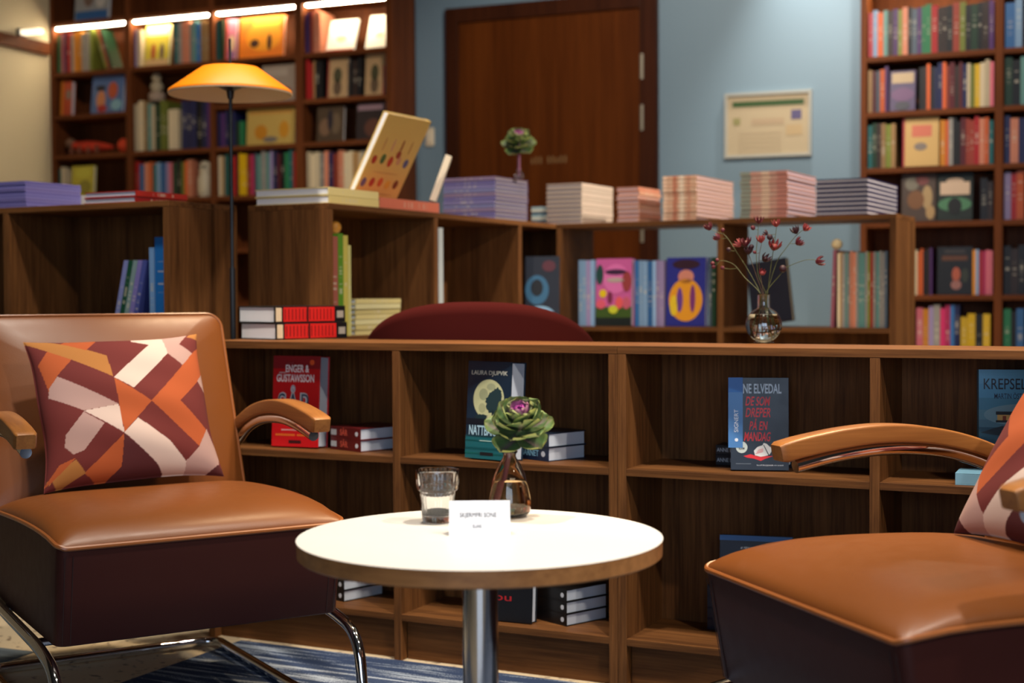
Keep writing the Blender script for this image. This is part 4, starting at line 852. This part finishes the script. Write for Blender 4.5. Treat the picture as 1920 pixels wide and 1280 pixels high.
# signed novel with blue band
h = Hard(FA, 1370, 800, .058, ZM, .133, .2145, .034, 18, 5, 'black hardback with red lettering and blue signed band, behind right armrest', (16, 26, 40))
h.rect(.085, .62, .25, .76, (70, 124, 184), 'blue_band', .0012); h.rect(.085, .92, .25, .16, (30, 106, 184), 'blue_band_top', .0014)
text('SIGNERT', .0135, h.c, 'band_lettering', Matrix.Translation((.1 * h.w, -.0016, .53 * h.h)) @ RX() @ Matrix.Rotation(PI / 2, 4, 'Z'), (230, 236, 244), 1, .004); h.ell(.1, .325, .06, .037, (230, 236, 244), 'band_dot', .0016)
h.fit('NE ELVEDAL', .545, .88, .66, .105, (212, 226, 236), .022); RED = (216, 36, 44)
for st, v, w_, h_, u_ in (('DE SOM', .745, .43, .10, .47), ('DREPER', .622, .43, .10, .47), ('PÅ EN', .495, .32, .125, .48), ('MANDAG', .362, .46, .10, .46)): h.fit(st, u_, v, w_, h_, RED, .014, .25)
h.ell(.19, .245, .2, .125, (196, 206, 200), 'round_sticker', .0007); text('M', .007, h.c, 'sticker_lettering', Matrix.Translation((.19 * h.w, -.0009, .262 * h.h)) @ RX(), (20, 24, 30), .8, .02); text('SLAM', .007, h.c, 'sticker_lettering', Matrix.Translation((.19 * h.w, -.0009, .232 * h.h)) @ RX(), (20, 24, 30), .8, .02)
h.poly([(.22, .15), (.34, .172), (.46, .15), (.74, .155), (.6, .125), (.52, .10), (.4, .125), (.28, .135)], RED, 'red_puddle', .0006)
h.poly([(.42, .16), (.40, .21), (.46, .25), (.55, .27), (.57, .295), (.62, .285), (.68, .25), (.71, .26), (.705, .235), (.70, .20), (.66, .165), (.60, .155), (.52, .145)], (232, 232, 230), 'white_acorn', .0009)
h.poly([(.56, .272), (.575, .272), (.665, .162), (.65, .16)], (20, 24, 34), 'acorn_line', .0012)
for k in range(3): h.poly([(.43 + .02 * k, .20 + .018 * k - .02), (.56, .235 + .014 * k - .03), (.56, .230 + .014 * k - .03), (.43 + .02 * k, .195 + .018 * k - .02)], RED, 'acorn_stripe', .0012)
h.rect(.22, .068, .26, .006, (110, 120, 130), 'small_lettering'); h.fit('ILLUSTRASJONER AV KNUT', .68, .052, .46, .016, (200, 206, 214), .004)
for k, lb in enumerate(('lower of two black books lying behind the signed hardback', 'upper of two black books lying behind the signed hardback')):
    lying(FA, 1342, 865, .162, ZM + .0003 + k * .0242, .20, .062, .024, 3, lb, (18, 26, 38), 'ANNE ELVEDAL' , 'black books lying flat', PG2, (190, 200, 212), True, .55, .2)
# blue sea novel
h = Hard(FA, 1836, 800, .145, ZM, .150, FA.pv(1837, 694, .15).z - ZM, .03, 16, 3, 'blue hardback with a glass house on sea rocks, at the right frame edge', (82, 150, 186))
for k, (v, hh, c) in enumerate(((.93, .14, (96, 168, 206)), (.8, .14, (84, 160, 200)), (.68, .12, (76, 146, 178)), (.58, .1, (96, 152, 174)), (.5, .08, (84, 134, 158)), (.36, .22, (44, 96, 122)), (.2, .12, (36, 92, 112)), (.08, .16, (30, 84, 96)))): h.rect(.5, v, 1, hh, c, d=.0003 + k * .00002)
h.ell(.62, .585, 1.1, .2, (128, 170, 186), d=.0007)
h.fit('KREPSELEN', .47, .868, .80, .10, (16, 24, 44), .006); h.fit('MARTIN ÖSTERDAHL', .54, .762, .64, .06, (20, 40, 66), .004)
h.poly([(.02, .42), (.2, .46), (.32, .48), (.6, .49), (1, .47), (1, .36), (.7, .37), (.4, .39), (.2, .40)], (34, 58, 72), 'rocks', .0009)
h.rect(.66, .60, .84, .03, (22, 34, 46), 'house_roof', .0012); h.rect(.66, .56, .80, .06, (36, 52, 62), 'house_wall', .0011); h.rect(.38, .56, .24, .05, (226, 180, 104), 'lit_window', .0014); h.rect(.36, .555, .05, .04, (150, 60, 30), 'lit_window_figure', .0016); h.rect(.62, .565, .1, .05, (180, 90, 50), 'lit_window', .0014); h.rect(.66, .525, .84, .02, (24, 36, 46), 'house_deck', .0013); h.rect(.6, .495, .26, .02, (200, 150, 80), 'lit_window', .0013)
for k in range(12): h.ell(.1 + (k * .37) % .85, .06 + (k * .19) % .27, .2, .012, (90, 146, 160) if k % 2 else (24, 66, 84), 'wave', .0008)
for k, st in enumerate(('«Almost', 'trykket')): h.txt(st, .78, .38 - k * .035, .026, (220, 230, 236), .8, .004, name='quote').location.y -= .0012
lying(FA, 1791, 895, .022, ZM + .0003, .20, .10, .026, 3, 'pale blue book lying under the right armrest, left of the blue hardback', (120, 166, 190), 'MARTIN', 'single lying book', PG2, (16, 28, 46), False, .8, .45)
# lower shelf
h = Hard(FA, 900, 1120, .03, ZB, .142, .215, .03, 2, 4, 'black hardback with red lettering on the bottom shelf behind the table column', (12, 14, 20))
h.fit('hjem,', .48, .46, .62, .09, (160, 26, 34), .004); h.fit('lou', .40, .28, .40, .085, (160, 26, 34), .004); h.ell(.3, .84, .3, .2, (30, 60, 110))
for k, lb in enumerate(('lowest of three black books lying on the bottom shelf', 'middle of three black books lying on the bottom shelf', 'topmost of three black books lying on the bottom shelf')):
    lying(FA, 1000, 1150, .105, ZB + .0003 + k * .0302, .125, .14, .03, -24, lb, (10, 10, 12), None, 'black books by the table column', PG2)
h = Hard(FA, 1347, 1100, .10, ZB, .17, .24, .035, 10, 6, 'dark blue hardback with small white print on the bottom shelf behind right armchair', (16, 24, 46))
h.rect(.5, .975, 1, .05, (60, 110, 170)); h.txt('#1 NEW YORK TIMES BESTSELGER', .55, .88, .03, (214, 220, 230), .8, .006); h.txt('OG STOR SUKSESS', .55, .83, .03, (214, 220, 230), .8, .006)
for k, nm in enumerate(('lowest', 'second from bottom', 'third from bottom', 'topmost')):
    lying(FA, 1326, 1190, .175, ZB + .0003 + k * .0272, .19, .06, .027, 2, '%s of four dark blue books beside the right armchair seat' % nm, (14, 26, 50), 'L', 'dark blue books on the bottom shelf', PG2, (190, 200, 214), False, .6, .28)
for k, nm in enumerate(('lower', 'upper')):
    lying(FA, 590, 1100, .10, ZB + .0003 + k * .0302, .125, .14, .03, -18, '%s of two black books on the bottom shelf behind the left armchair' % nm, (12, 12, 14), None, 'black books behind the left seat', PG2)
# two thick red books on top
ra = FA.pv(517, 634, .11).x
for k, nm in enumerate(('lower', 'upper')):
    t_ = .046; zz = ZT + .0003 + k * .0465
    r = root('book', '%s of two thick red and black books stacked on the low shelf' % nm, 'book', FA.w(ra - .004 * k, .11, zz), FA.rot + math.radians(-20 + k * .6), 'thick red books')
    D_, L_ = .178, .245      # head edge faces left-front, spine faces right
    c = MB(); c.box(-D_, 0, 0, L_, 0, .003); c.box(-D_, 0, 0, L_, t_ - .003, t_); c.box(-.003, 0, 0, L_, .003, t_ - .003); cv = c.obj('cover', mat('black_gloss_cover', srgb=(22, 20, 22), rough=.3), r, bevel=.0006)
    MB().box(-D_ + .005, -.003, .003, L_ - .003, .003, t_ - .003).obj('page_block', PAPER, r)
    for (y0, y1, z0, z1, cc, nm2) in ((.005, .024, .004, .042, (200, 180, 150), 'spine_panel'), (.030, .110, .003, .043, (190, 26, 24), 'spine_panel'), (.116, .206, .003, .043, (196, 28, 24), 'spine_panel'), (.215, .238, .012, .032, (150, 140, 130), 'publisher_mark')):
        o = MB().box(-.0002, .0006, y0, y1, z0, z1).obj(nm2, INK, cv); o.color = (*lin(cc), 1)
    for q in range(14):
        y = .034 + q * .0121
        o = MB().box(.0005, .0009, y, y + .004, .008, .038).obj('spine_print', INK, cv); o.color = (*lin((120, 14, 14)), 1)

# ------------------------------------------------------------------ white round table
tc_ = cw(-.0545, 2.362)
r = root('round_table', 'round white table with an oak edge on a chrome column', 'table', (tc_.x, tc_.y, 0))
MB().lathe([(.0, TZ - .0012), (.2998, TZ - .0012), (.3006, TZ - .0006), (.3, TZ), (0, TZ)], 128, cap0=False, cap1=False).obj('tabletop_surface', WHITE, r, True)
MB().lathe([(.0, TZ - .0285), (.297, TZ - .0285), (.2995, TZ - .026), (.2998, TZ - .0012), (0, TZ - .0012)], 128, cap0=False, cap1=False).obj('oak_edge', OAKE, r, True)
MB().lathe([(.0295, .02), (.0295, TZ - .03)], 48).obj('column', mat('steel_column', (.62, .62, .64), .16, 1), r, True)
MB().lathe([(.20, .0034), (.21, .005), (.20, .014), (.06, .024), (.031, .03), (0, .03)], 64).obj('base_plate', CHROME, r, True)
MB().lathe([(.09, TZ - .036), (.09, TZ - .0286)], 32).obj('mounting_plate', BLACKM, r, True)
# ribbed tumbler
gp = FC.pz(821, 979, TZ)
r = root('ribbed_tumbler', 'clear ribbed glass tumbler left of the white card on the table', 'glass', (gp.x, gp.y, TZ + .0003))
rib = lambda f: 1 + .011 * math.cos(2 * PI * f * 26)
seg = 156
mb = MB(); prof = [(.0225, 0, 0), (.0262, .002, 0), (.0272, .008, 1), (.0305, .048, 1), (.0312, .055, .3), (.0355, .058, 0), (.0368, .062, .3), (.0372, .066, 1), (.0380, .086, .8), (.0382, .0905, 0), (.0378, .0925, 0), (.0366, .0905, 0), (.0352, .066, 0), (.0326, .058, 0), (.0285, .048, 0), (.0252, .016, 0), (.023, .0125, 0)]
rs = [[(rr * (1 + .013 * k_ * math.cos(2 * PI * j / seg * 26)) * math.cos(2 * PI * j / seg), rr * (1 + .013 * k_ * math.cos(2 * PI * j / seg * 26)) * math.sin(2 * PI * j / seg), z) for j in range(seg)] for rr, z, k_ in prof]
mb.rings(rs, True, True, True).obj('glass_body', GLASS, r, True, sharp=70)
MB().lathe([(0, .0130), (.0226, .0130), (.0236, .0165), (0, .0165)], 40, cap0=False, cap1=False).obj('painted_refraction', mat('painted_refraction', srgb=(40, 40, 40), rough=.3), r, True)  # dark disc painted in for the refraction of the thick glass base
# tent card
c0 = FC.pz(842, 1005, TZ); c1 = FC.pz(957, 1004, TZ); ang = math.atan2(c1.y - c0.y, c1.x - c0.x); cwd = (c1.xy - c0.xy).length
r = root('tent_card', 'white folded table card with thin grey lettering standing on the table', 'sign', (c0.x, c0.y, TZ + .0003), ang)
CARDM = mat('white_card', srgb=(240, 243, 250), rough=.6)
hh_ = .0545; dp_ = .026; mb = MB(); th_ = .0005
for s_ in (0, 1):
    y0, y1 = (0, dp_) if s_ == 0 else (2 * dp_, dp_)
    mb.add([(0, y0, 0), (cwd, y0, 0), (cwd, y1, hh_), (0, y1, hh_), (0, y0 + (th_ if s_ == 0 else -th_), 0), (cwd, y0 + (th_ if s_ == 0 else -th_), 0), (cwd, y1, hh_ - th_ * 2), (0, y1, hh_ - th_ * 2)], [(0, 1, 2, 3), (4, 7, 6, 5), (0, 4, 5, 1), (1, 5, 6, 2), (2, 6, 7, 3), (3, 7, 4, 0)])
crd = mb.obj('card', CARDM, r)
TI = Matrix.Rotation(-math.atan2(dp_, hh_), 4, 'X')
sl = math.hypot(hh_, dp_)
fit_text('SKJERMFRI SONE', crd, 'lettering', TI @ Matrix.Translation((cwd * .475, -.0004, sl * .57)) @ RX(), cwd * .60, sl * .17, (50, 52, 60), -.003)
fit_text('ELLING', crd, 'small_lettering', TI @ Matrix.Translation((cwd * .46, -.0004, sl * .27)) @ RX(), cwd * .145, sl * .09, (70, 76, 88), -.002)

# ------------------------------------------------------------------ leather cantilever armchairs
def ringset(w, h, r0, specs, n=7):
    """stack of rounded rectangles: (scale_w_inset, scale_h_inset, z, dx, dy)"""
    out = []
    for iw, z, dy in specs:
        out.append([(x, y + dy, z) for x, y in rrect(max(.004, w - 2 * iw), max(.004, h - 2 * iw), max(.001, min(r0, (min(w, h) - 2 * iw) * .45)), n)])
    return out
def armchair(label, loc, rz):
    r = root('armchair', label, 'armchair', loc, rz)
    Wd, Dp, zt, zb = .62, .62, .43, .226
    # seat: box with a crowned top. rings follow the outline inwards over the crown
    def outline(ins, rc):            # rounded rectangle with points along its sides
        c = rrect(Wd - 2 * ins, Dp - 2 * ins, rc, 5); out = []
        for i, p in enumerate(c):
            q = c[(i + 1) % len(c)]; L = math.hypot(q[0] - p[0], q[1] - p[1]); n = 10 if L > .1 else 1
            for k in range(n): out.append((p[0] + (q[0] - p[0]) * k / n, p[1] + (q[1] - p[1]) * k / n))
        return out
    def seam(y): return .017 * math.sin(PI * min(1, max(0, (y + .31) / .62)) ** .62) ** .8     # the side seams arch a little
    base = []
    for z, setb in ((zb, 1), (zb + .004, 1), (.33, .45), (zt - .012, 0), (zt, 0)):
        ins = .006 if z == zb else 0
        base.append([(x, y + Dp / 2 + (.035 * setb * max(0, -y / (Dp / 2)) if y < 0 else 0), z + (seam(y) if z > .4 else 0)) for x, y in outline(ins, .022)])
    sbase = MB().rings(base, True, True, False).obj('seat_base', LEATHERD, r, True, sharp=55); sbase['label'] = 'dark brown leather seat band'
    sm = MB()
    crown = []
    def bulge(x, y, w, h, p=3.0, q=.55, px=None): return max(0, 1 - min(1, abs(2 * x / w)) ** (px or p)) ** q * max(0, 1 - min(1, abs(2 * y / h)) ** p) ** q
    for k in range(0, 25):
        s = 1 - (k / 24) ** 1.9
        crown.append([(x * (s * .998 + .002), y * (s * .998 + .002) + Dp / 2, zt + seam(y * s) + .047 * bulge(x * s, y * s, Wd, Dp, 3.4, .5, 6)) for x, y in outline(0, .022)])
    sm.rings(crown, True, False, True)
    seat = sm.obj('seat', LEATHER, r, True, sharp=55)
    pp = [(x, y + Dp / 2, zt + .001 + seam(y)) for x, y in outline(-.001, .022)]
    MB().tube(pp, .0052, 8, closed=True).obj('seat_piping', PIPING, seat, True)
    for sx in (-1, 1):
        path = [(sx * (Wd / 2 - .002), .026 + (.035 if k else 0), 0) for k in range(2)]
        mb = MB()
        for off in (.0, .016):
            mb.tube([(sx * (Wd / 2 - .014 - off), -.0008 + .035 * q, zt - .015 - (zt - zb - .02) * q) for q in (0, .45, 1)], .0007, 6)
        mb.obj('stitched_seam', THREAD, sbase, True)
    # backrest
    hB, tB = .50, .085; rec = math.radians(21.5)
    M = Matrix.Translation((0, .598, .425)) @ Matrix.Rotation(-rec, 4, 'X')
    rg = []
    for k in range(14, 0, -1):
        sc_ = 1 - (k / 14) ** 1.8 * .995
        rg.append([M @ Vector((x * sc_, tB - .012 + .012 * bulge(x * sc_, z * sc_, Wd, hB), z * sc_ + hB / 2)) for x, z in rrect(Wd, hB, .04, 7)])
    for ins, yy in ((.002, tB - .02), (0, tB - .03), (0, .018)):
        rg.append([M @ Vector((x, yy, z + hB / 2)) for x, z in rrect(Wd - 2 * ins, hB - 2 * ins, .04, 7)])
    for k in range(0, 21):
        sc_ = 1 - (k / 20) ** 1.9 * .997
        rg.append([M @ Vector((x * sc_, .016 - .046 * bulge(x * sc_, z * sc_, Wd, hB, 3.0, .5), z * sc_ + hB / 2)) for x, z in rrect(Wd, hB, .04, 7)])
    brst = MB().rings(rg).obj('backrest', LEATHER, r, True, sharp=70)
    ppb = [M @ Vector((x, .012, z + hB / 2)) for x, z in rrect(Wd + .001, hB + .001, .04, 7)]
    MB().tube(ppb, .004, 8, closed=True).obj('backrest_piping', PIPING, brst, True)
    # chrome tube frame
    rt = .0125; xo = .325
    def side(sx):
        X = sx * xo; Xl = sx * .292
        a = bez([(X, .20, .607), (X, .29, .624), (X, .40, .633), (X, .52, .624), (X, .62, .597), (X, .70, .556)], 6)
        b_ = fillet([a[-1], (X, .80, .49), (X, .745, .30), (X, .66, .235), (X, .10, .215), (X, -.035, .190), (X, -.06, .06), (X, -.035, rt), (Xl, .20, rt), (Xl, .80, rt)], .085, 8)
        return a[:-1] + b_
    R_s = side(1); L_s = side(-1)
    full = R_s[:-1] + fillet([R_s[-1] - Vector((0, .1, 0)), Vector((.292, .795, rt)), Vector((-.292, .795, rt)), L_s[-1] - Vector((0, .1, 0))], .07, 8)[1:-1] + list(reversed(L_s[:-1]))
    MB().tube(full, rt, 14).obj('chrome_tube_frame', CHROME, r, True, sharp=80)
    mb = MB(); mb.tube([(-xo, .50, .222), (xo, .50, .222)], .009, 10); mb.tube([(-xo, .16, .214), (xo, .16, .214)], .009, 10); mb.tube([(-xo, .775, .42), (xo, .775, .42)], .009, 10)
    mb.obj('cross_tubes', CHROME, r, True)
    # wooden arms: arched bars
    for sx in (-1, 1):
        pc = bez([(0, .165, .633), (0, .22, .645), (0, .31, .658), (0, .40, .663), (0, .50, .655), (0, .60, .632), (0, .70, .592), (0, .735, .574)], 6)
        rg = []
        for i, p in enumerate(pc):
            e = 1 if 0 < i < len(pc) - 1 else .82
            t = (pc[min(i + 1, len(pc) - 1)] - pc[max(i - 1, 0)]).normalized(); nrm = Vector((0, -t.z, t.y))
            th = (.0185 if p.y < .3 else .0185 - .004 * (p.y - .3) / .4) * e; hw = .0235 * e
            rg.append([Vector((sx * .332 + x, 0, 0)) + p + nrm * z for x, z in rrect(hw * 2, th * 2, .005 * e, 4)])
        MB().rings(rg).obj('armrest', OAKX, r, True, sharp=50, bevel=0)
    return r
lc = cw(-.638, 3.004); armchair('brown leather armchair at left, whole cushion leaning on its back', (lc.x, lc.y, .0034), math.radians(53.9))
rc_ = cw(.451, 2.33); armchair('brown leather armchair at right, cut off by the picture edge', (rc_.x, rc_.y, .0034), math.radians(-47.8))

# ------------------------------------------------------------------ patterned cushions
PM, PO, PTN, PWH, PK, PD = (98, 28, 24), (166, 76, 30), (162, 104, 46), (202, 178, 166), (170, 136, 128), (76, 22, 25)
Q = [((75, 270), (1115, 215), (1310, 1100), (235, 1205))]
POL = [
 (PTN, [(60, 250), (230, 275), (420, 345), (525, 390), (560, 545), (315, 415), (80, 305)]),
 (PO, [(270, 290), (330, 240), (480, 240), (470, 275), (405, 345)]),
 (PWH, [(685, 230), (870, 230), (915, 365), (690, 622), (565, 550), (790, 300), (685, 270)]),
 (PK, [(870, 230), (1045, 220), (990, 295), (1090, 360), (1020, 450), (915, 370)]),
 (PM, [(1040, 240), (1150, 260), (1150, 320), (1090, 360), (990, 295)]), (PTN, [(1040, 240), (1100, 190), (1150, 190), (1150, 275)]),
 (PO, [(1090, 360), (1150, 300), (1175, 480), (1130, 545), (1000, 690), (1205, 845), (1145, 960), (805, 705)]),
 (PK, [(1170, 485), (1190, 610), (1128, 545)]),
 (PM, [(1130, 545), (1185, 610), (1225, 850), (1205, 850), (1000, 690)]),
 (PO, [(185, 350), (315, 415), (232, 522), (190, 620), (125, 430)]), (PM, [(70, 290), (185, 350), (125, 450)]),
 (PK, [(232, 528), (600, 725), (390, 760), (190, 660), (190, 600)]), (PWH, [(388, 762), (600, 725), (641, 907)]),
 (PO, [(565, 553), (807, 705), (641, 907)]),
 (PK, [(388, 768), (515, 845), (410, 1000), (350, 1020), (290, 970), (290, 900)]),
 (PO, [(641, 912), (665, 1000), (655, 1100), (560, 1200), (440, 1130)]),
 (PWH, [(641, 907), (725, 813), (945, 950), (1055, 1060), (1055, 1180), (925, 1140), (870, 1080)]),
 (PK, [(1145, 960), (1205, 840), (1290, 980), (1275, 1050), (1180, 1120), (1055, 1150), (1055, 1060)]),
 (PD, [(641, 912), (870, 1080), (930, 1150), (560, 1200), (655, 1100)]),
 (PTN, [(370, 1050), (450, 1130), (300, 1215), (230, 1150)]), (PO, [(215, 1190), (280, 1070), (370, 1040), (270, 1150)]), (PM, [(210, 1230), (265, 1155), (310, 1210)]),
 (PD, [(1190, 1115), (1270, 1045), (1340, 1090), (1320, 1130)])]
def inpoly(x, y, P):
    c = False; j = len(P) - 1
    for i in range(len(P)):
        xi, yi = P[i]; xj, yj = P[j]
        if (yi > y) != (yj > y) and x < (xj - xi) * (y - yi) / (yj - yi) + xi: c = not c
        j = i
    return c
def cushion_mesh():
    n = 230; half = .225; bx = [(min(p[0] for p in P), max(p[0] for p in P), min(p[1] for p in P), max(p[1] for p in P)) for _, P in POL]
    mb = MB(); cols = []; idx = {}
    (tl, tr, br, bl_) = Q[0]
    for side in (1, -1):
        for j in range(n + 1):
            for i in range(n + 1):
                u = 2 * i / n - 1; v = 2 * j / n - 1; s = (u + 1) / 2; t = (1 - v) / 2
                # plan shape with hollow edges and pulled-out corners
                x = u * half * (1 - .075 * (1 - v * v)) * (1 + .012 * math.sin(5 * v + 1)); y = v * half * (1 - .085 * (1 - u * u)) * (1 + .012 * math.sin(4 * u + 2))
                b = ((1 - u * u) * (1 - v * v))
                z = (.075 if side > 0 else -.035) * b ** .42 if b > 0 else 0
                z += .004 * math.sin(u * 7 + 1) * (1 - v * v) * max(0, -v) + .003 * math.sin(9 * v + 4 * u) * b
                mb.v.append((x, y, z))
                px = tl[0] * (1 - s) * (1 - t) + tr[0] * s * (1 - t) + br[0] * s * t + bl_[0] * (1 - s) * t
                py = tl[1] * (1 - s) * (1 - t) + tr[1] * s * (1 - t) + br[1] * s * t + bl_[1] * (1 - s) * t
                col = PM
                for k, (c, P) in enumerate(POL):
                    if bx[k][0] <= px <= bx[k][1] and bx[k][2] <= py <= bx[k][3] and inpoly(px, py, P): col = c
                cols.append(lin(col))
    m = (n + 1) ** 2
    for sd in (0, 1):
        for j in range(n):
            for i in range(n):
                a = sd * m + j * (n + 1) + i; f = (a, a + 1, a + n + 2, a + n + 1)
                mb.f.append(f if sd == 0 else f[::-1]); mb.m.append(0)
    return mb, cols
FABRIC = attr_mat('printed_cushion_fabric', .9)
cmb, ccols = cushion_mesh()
cme = None
def cushion(label, chair_loc, chair_rz, tl, tr, br, bl2, mir=1):
    global cme
    if cme is None:
        o = cmb.obj('cushion', FABRIC, None, True, sharp=180); setcol(o, ccols)
        bm = bmesh.new(); bm.from_mesh(o.data); bmesh.ops.remove_doubles(bm, verts=bm.verts, dist=1e-5); bm.to_mesh(o.data); bm.free(); cme = o.data
    else:
        o = bpy.data.objects.new('cushion', cme); COL.objects.link(o)
    tl, tr, br, bl2 = map(Vector, (tl, tr, br, bl2))
    c = (tl + tr + br + bl2) / 4; ex = ((tr - tl) + (br - bl2)).normalized(); ey = ((tl - bl2) + (tr - br)); ey = (ey - ex * ey.dot(ex)).normalized(); ez = ex.cross(ey)
    wd = ((tr - tl).length + (br - bl2).length) / 2 / .45; hg = ((tl - bl2).length + (tr - br).length) / 2 / .45
    o.matrix_world = Matrix.Translation(Vector((chair_loc.x, chair_loc.y, 0))) @ Matrix.Rotation(chair_rz, 4, 'Z') @ Matrix.Translation(c) @ Matrix((ex, ey, ez)).transposed().to_4x4() @ Matrix.Diagonal((wd * mir, hg, 1, 1))
    tag(o, label, 'cushion', 'patterned cushions')
# corners in the chair's own axes (x along the seat, y back, z up)
cushion('square cushion of maroon, orange and cream shapes on the left armchair', lc, math.radians(53.9), (-.246, .620, .830), (.180, .624, .843), (.212, .470, .494), (-.219, .464, .486))
cushion('maroon, orange and cream cushion on the right armchair at the frame edge', rc_, math.radians(-47.8), (-.15, .66, .812), (.27, .66, .802), (.20, .455, .495), (-.236, .465, .486), -1)

# ------------------------------------------------------------------ floor lamp with an orange shade
lp0 = cw((437 - 960) / F * 4.26, 4.26)
r = root('floor_lamp', 'slim black floor lamp with an orange shade before the island shelves', 'lamp', (lp0.x, lp0.y, 0))
zr = FC.pv(437, 178, lp0.y).z; zt_ = FC.pv(437, 127, lp0.y).z
MB().lathe([(.095, 0), (.095, .012), (.02, .02), (0, .02)], 48).obj('base', BLACKM, r, True)
MB().lathe([(.0085, .018), (.0085, 1.02)], 16).obj('lower_pole', BLACKM, r, True)
MB().lathe([(.0055, 1.0), (.0055, zt_), (.0035, zt_ + .002), (.0035, zt_ + .085)], 16).obj('upper_pole', BLACKM, r, True)
R1, R0 = .181, .088
sh = MB(); sh.lathe([(0, zt_), (R0 - .004, zt_), (R0, zt_ - .003), (R1 - .002, zr + .012), (R1, zr + .004), (R1 - .002, zr), (R1 - .008, zr + .004), (R0 - .006, zt_ - .006), (0, zt_ - .006)], 96, cap0=False, cap1=False)
# outside painted orange, inside pale
so = sh.obj('lamp_shade', [mat('orange_enamel', srgb=(255, 140, 0), rough=.5), mat('cream_enamel', srgb=(222, 196, 160), rough=.5)], r, True, sharp=50)
for p_ in so.data.polygons:
    nz = p_.normal.z; cz_ = p_.center.z; rr = math.hypot(p_.center.x, p_.center.y)
    if nz < -.05 and rr < R1 - .0005: p_.material_index = 1
MB().lathe([(.055, zr + .028), (.05, zr + .03), (.012, zr + .012), (.0085, zr - .01), (.0056, zr - .012)], 32).obj('socket_cone', BLACKM, r, True)


# ------------------------------------------------------------------ burgundy tub chair between the shelves
bc = cw(-.09, 4.26); brz = math.radians(20)
r = root('tub_chair', 'burgundy upholstered tub chair seen over the low shelf', 'armchair', (bc.x, bc.y, 0), brz)
BURF = mat('burgundy_upholstery', srgb=(60, 17, 15), rough=.95)
BURF.node_tree.nodes['Principled BSDF'].inputs['Specular IOR Level'].default_value = .05
RB, TB = .352, .07; zpk = .918
mb = MB(); rg = []
N = 48
for i in range(N + 1):
    a = math.radians(-205 + 230 * i / N); t = abs(i / N - .5) * 2
    zt2 = .60 + (zpk - .60) * (1 - t ** 2.3) ** .9 if t < 1 else .60
    ca, sa = math.cos(a), math.sin(a); ring = []
    for q in range(14):
        th = PI * q / 13     # rounded top from outside to inside
        ring.append(((RB - TB / 2 + TB / 2 * math.cos(th)) * ca, (RB - TB / 2 + TB / 2 * math.cos(th)) * sa * .9, zt2 - TB / 2 + TB / 2 * math.sin(th)))
    ring = [(RB * ca * .94, RB * sa * .9 * .94, .16)] + ring + [((RB - TB) * ca, (RB - TB) * sa * .9, .16)]
    rg.append(ring)
mb.rings(rg, True).obj('curved_back', BURF, r, True, sharp=60)
sp_ = []
for ins, z in ((.02, .16), (0, .18), (0, .40), (.012, .425), (.04, .44), (.2, .452)):
    sp_.append([((RB - TB - .002 - ins) * math.cos(2 * PI * k / 40), (RB - TB - .002 - ins) * math.sin(2 * PI * k / 40) * .9 + .0, z) for k in range(40)])
MB().rings(sp_).obj('seat', BURF, r, True, sharp=60)
for k, (x, y) in enumerate(((-.2, -.2), (.2, -.2), (-.2, .2), (.2, .2))): MB().lathe([(.012, 0), (.018, .162)], 16, cx=x, cy=y).obj('leg', BLACKM, r, True)

# ------------------------------------------------------------------ the smallest spines of the tall bookcases become one bulk object
bpy.context.view_layer.update()
dg = bpy.context.evaluated_depsgraph_get()
def seen(o):
    xs = [v.co for v in o.data.vertices]; mx = [max(v[k] for v in xs) for k in range(3)]
    n = 0; d = 0
    for fx in (.25, .75):
        for fz in (.1, .3, .5, .7, .9):
            p = o.matrix_world @ Vector((mx[0] * fx, 0, mx[2] * fz)); v = p - EYEP; d = v.length
            c = camo.matrix_world.inverted() @ p; u = c.x / -c.z * F; w = c.y / -c.z * F
            if abs(u) > 960 or abs(w) > 640: continue
            hit, loc, nn, ii, ob, mm = S.ray_cast(dg, EYEP, v.normalized())
            if hit and ob is not None and ob.name == o.name: n += 1
    return n / 10 * mx[0] * mx[2] / d ** 2
def visible_books(): return [o for o in bpy.data.objects if o.parent is None and o.get('category') == 'book']
ar = [(seen(o), k, o) for k, o in enumerate(ROWB)]
for a_, k, o in ar:
    if a_ == 0: bpy.data.objects.remove(o)
ar = sorted((a_, k, o) for a_, k, o in ar if a_ > 0)
extra = len(visible_books()) - 298
if extra > 0:
    mb = MB(); cols = []
    for a_, k, o in ar[:extra]:
        me = o.data; c = o.color; base = len(mb.v); mw = o.matrix_world
        mb.v += [tuple(mw @ v.co) for v in me.vertices]; nv = len(me.vertices)
        cols += [(c[0], c[1], c[2]) if i < nv - 8 else lin((220, 214, 204)) for i in range(nv)]
        for p_ in me.polygons: mb.f.append(tuple(i + base for i in p_.vertices)); mb.m.append(0)
        bpy.data.objects.remove(o)
    o = mb.obj('book_rows', attr_mat('small_book_spines', .45)); setcol(o, cols)
    tag(o, 'remaining slim book spines in the rows of both tall bookcases', 'books', None, 'stuff')
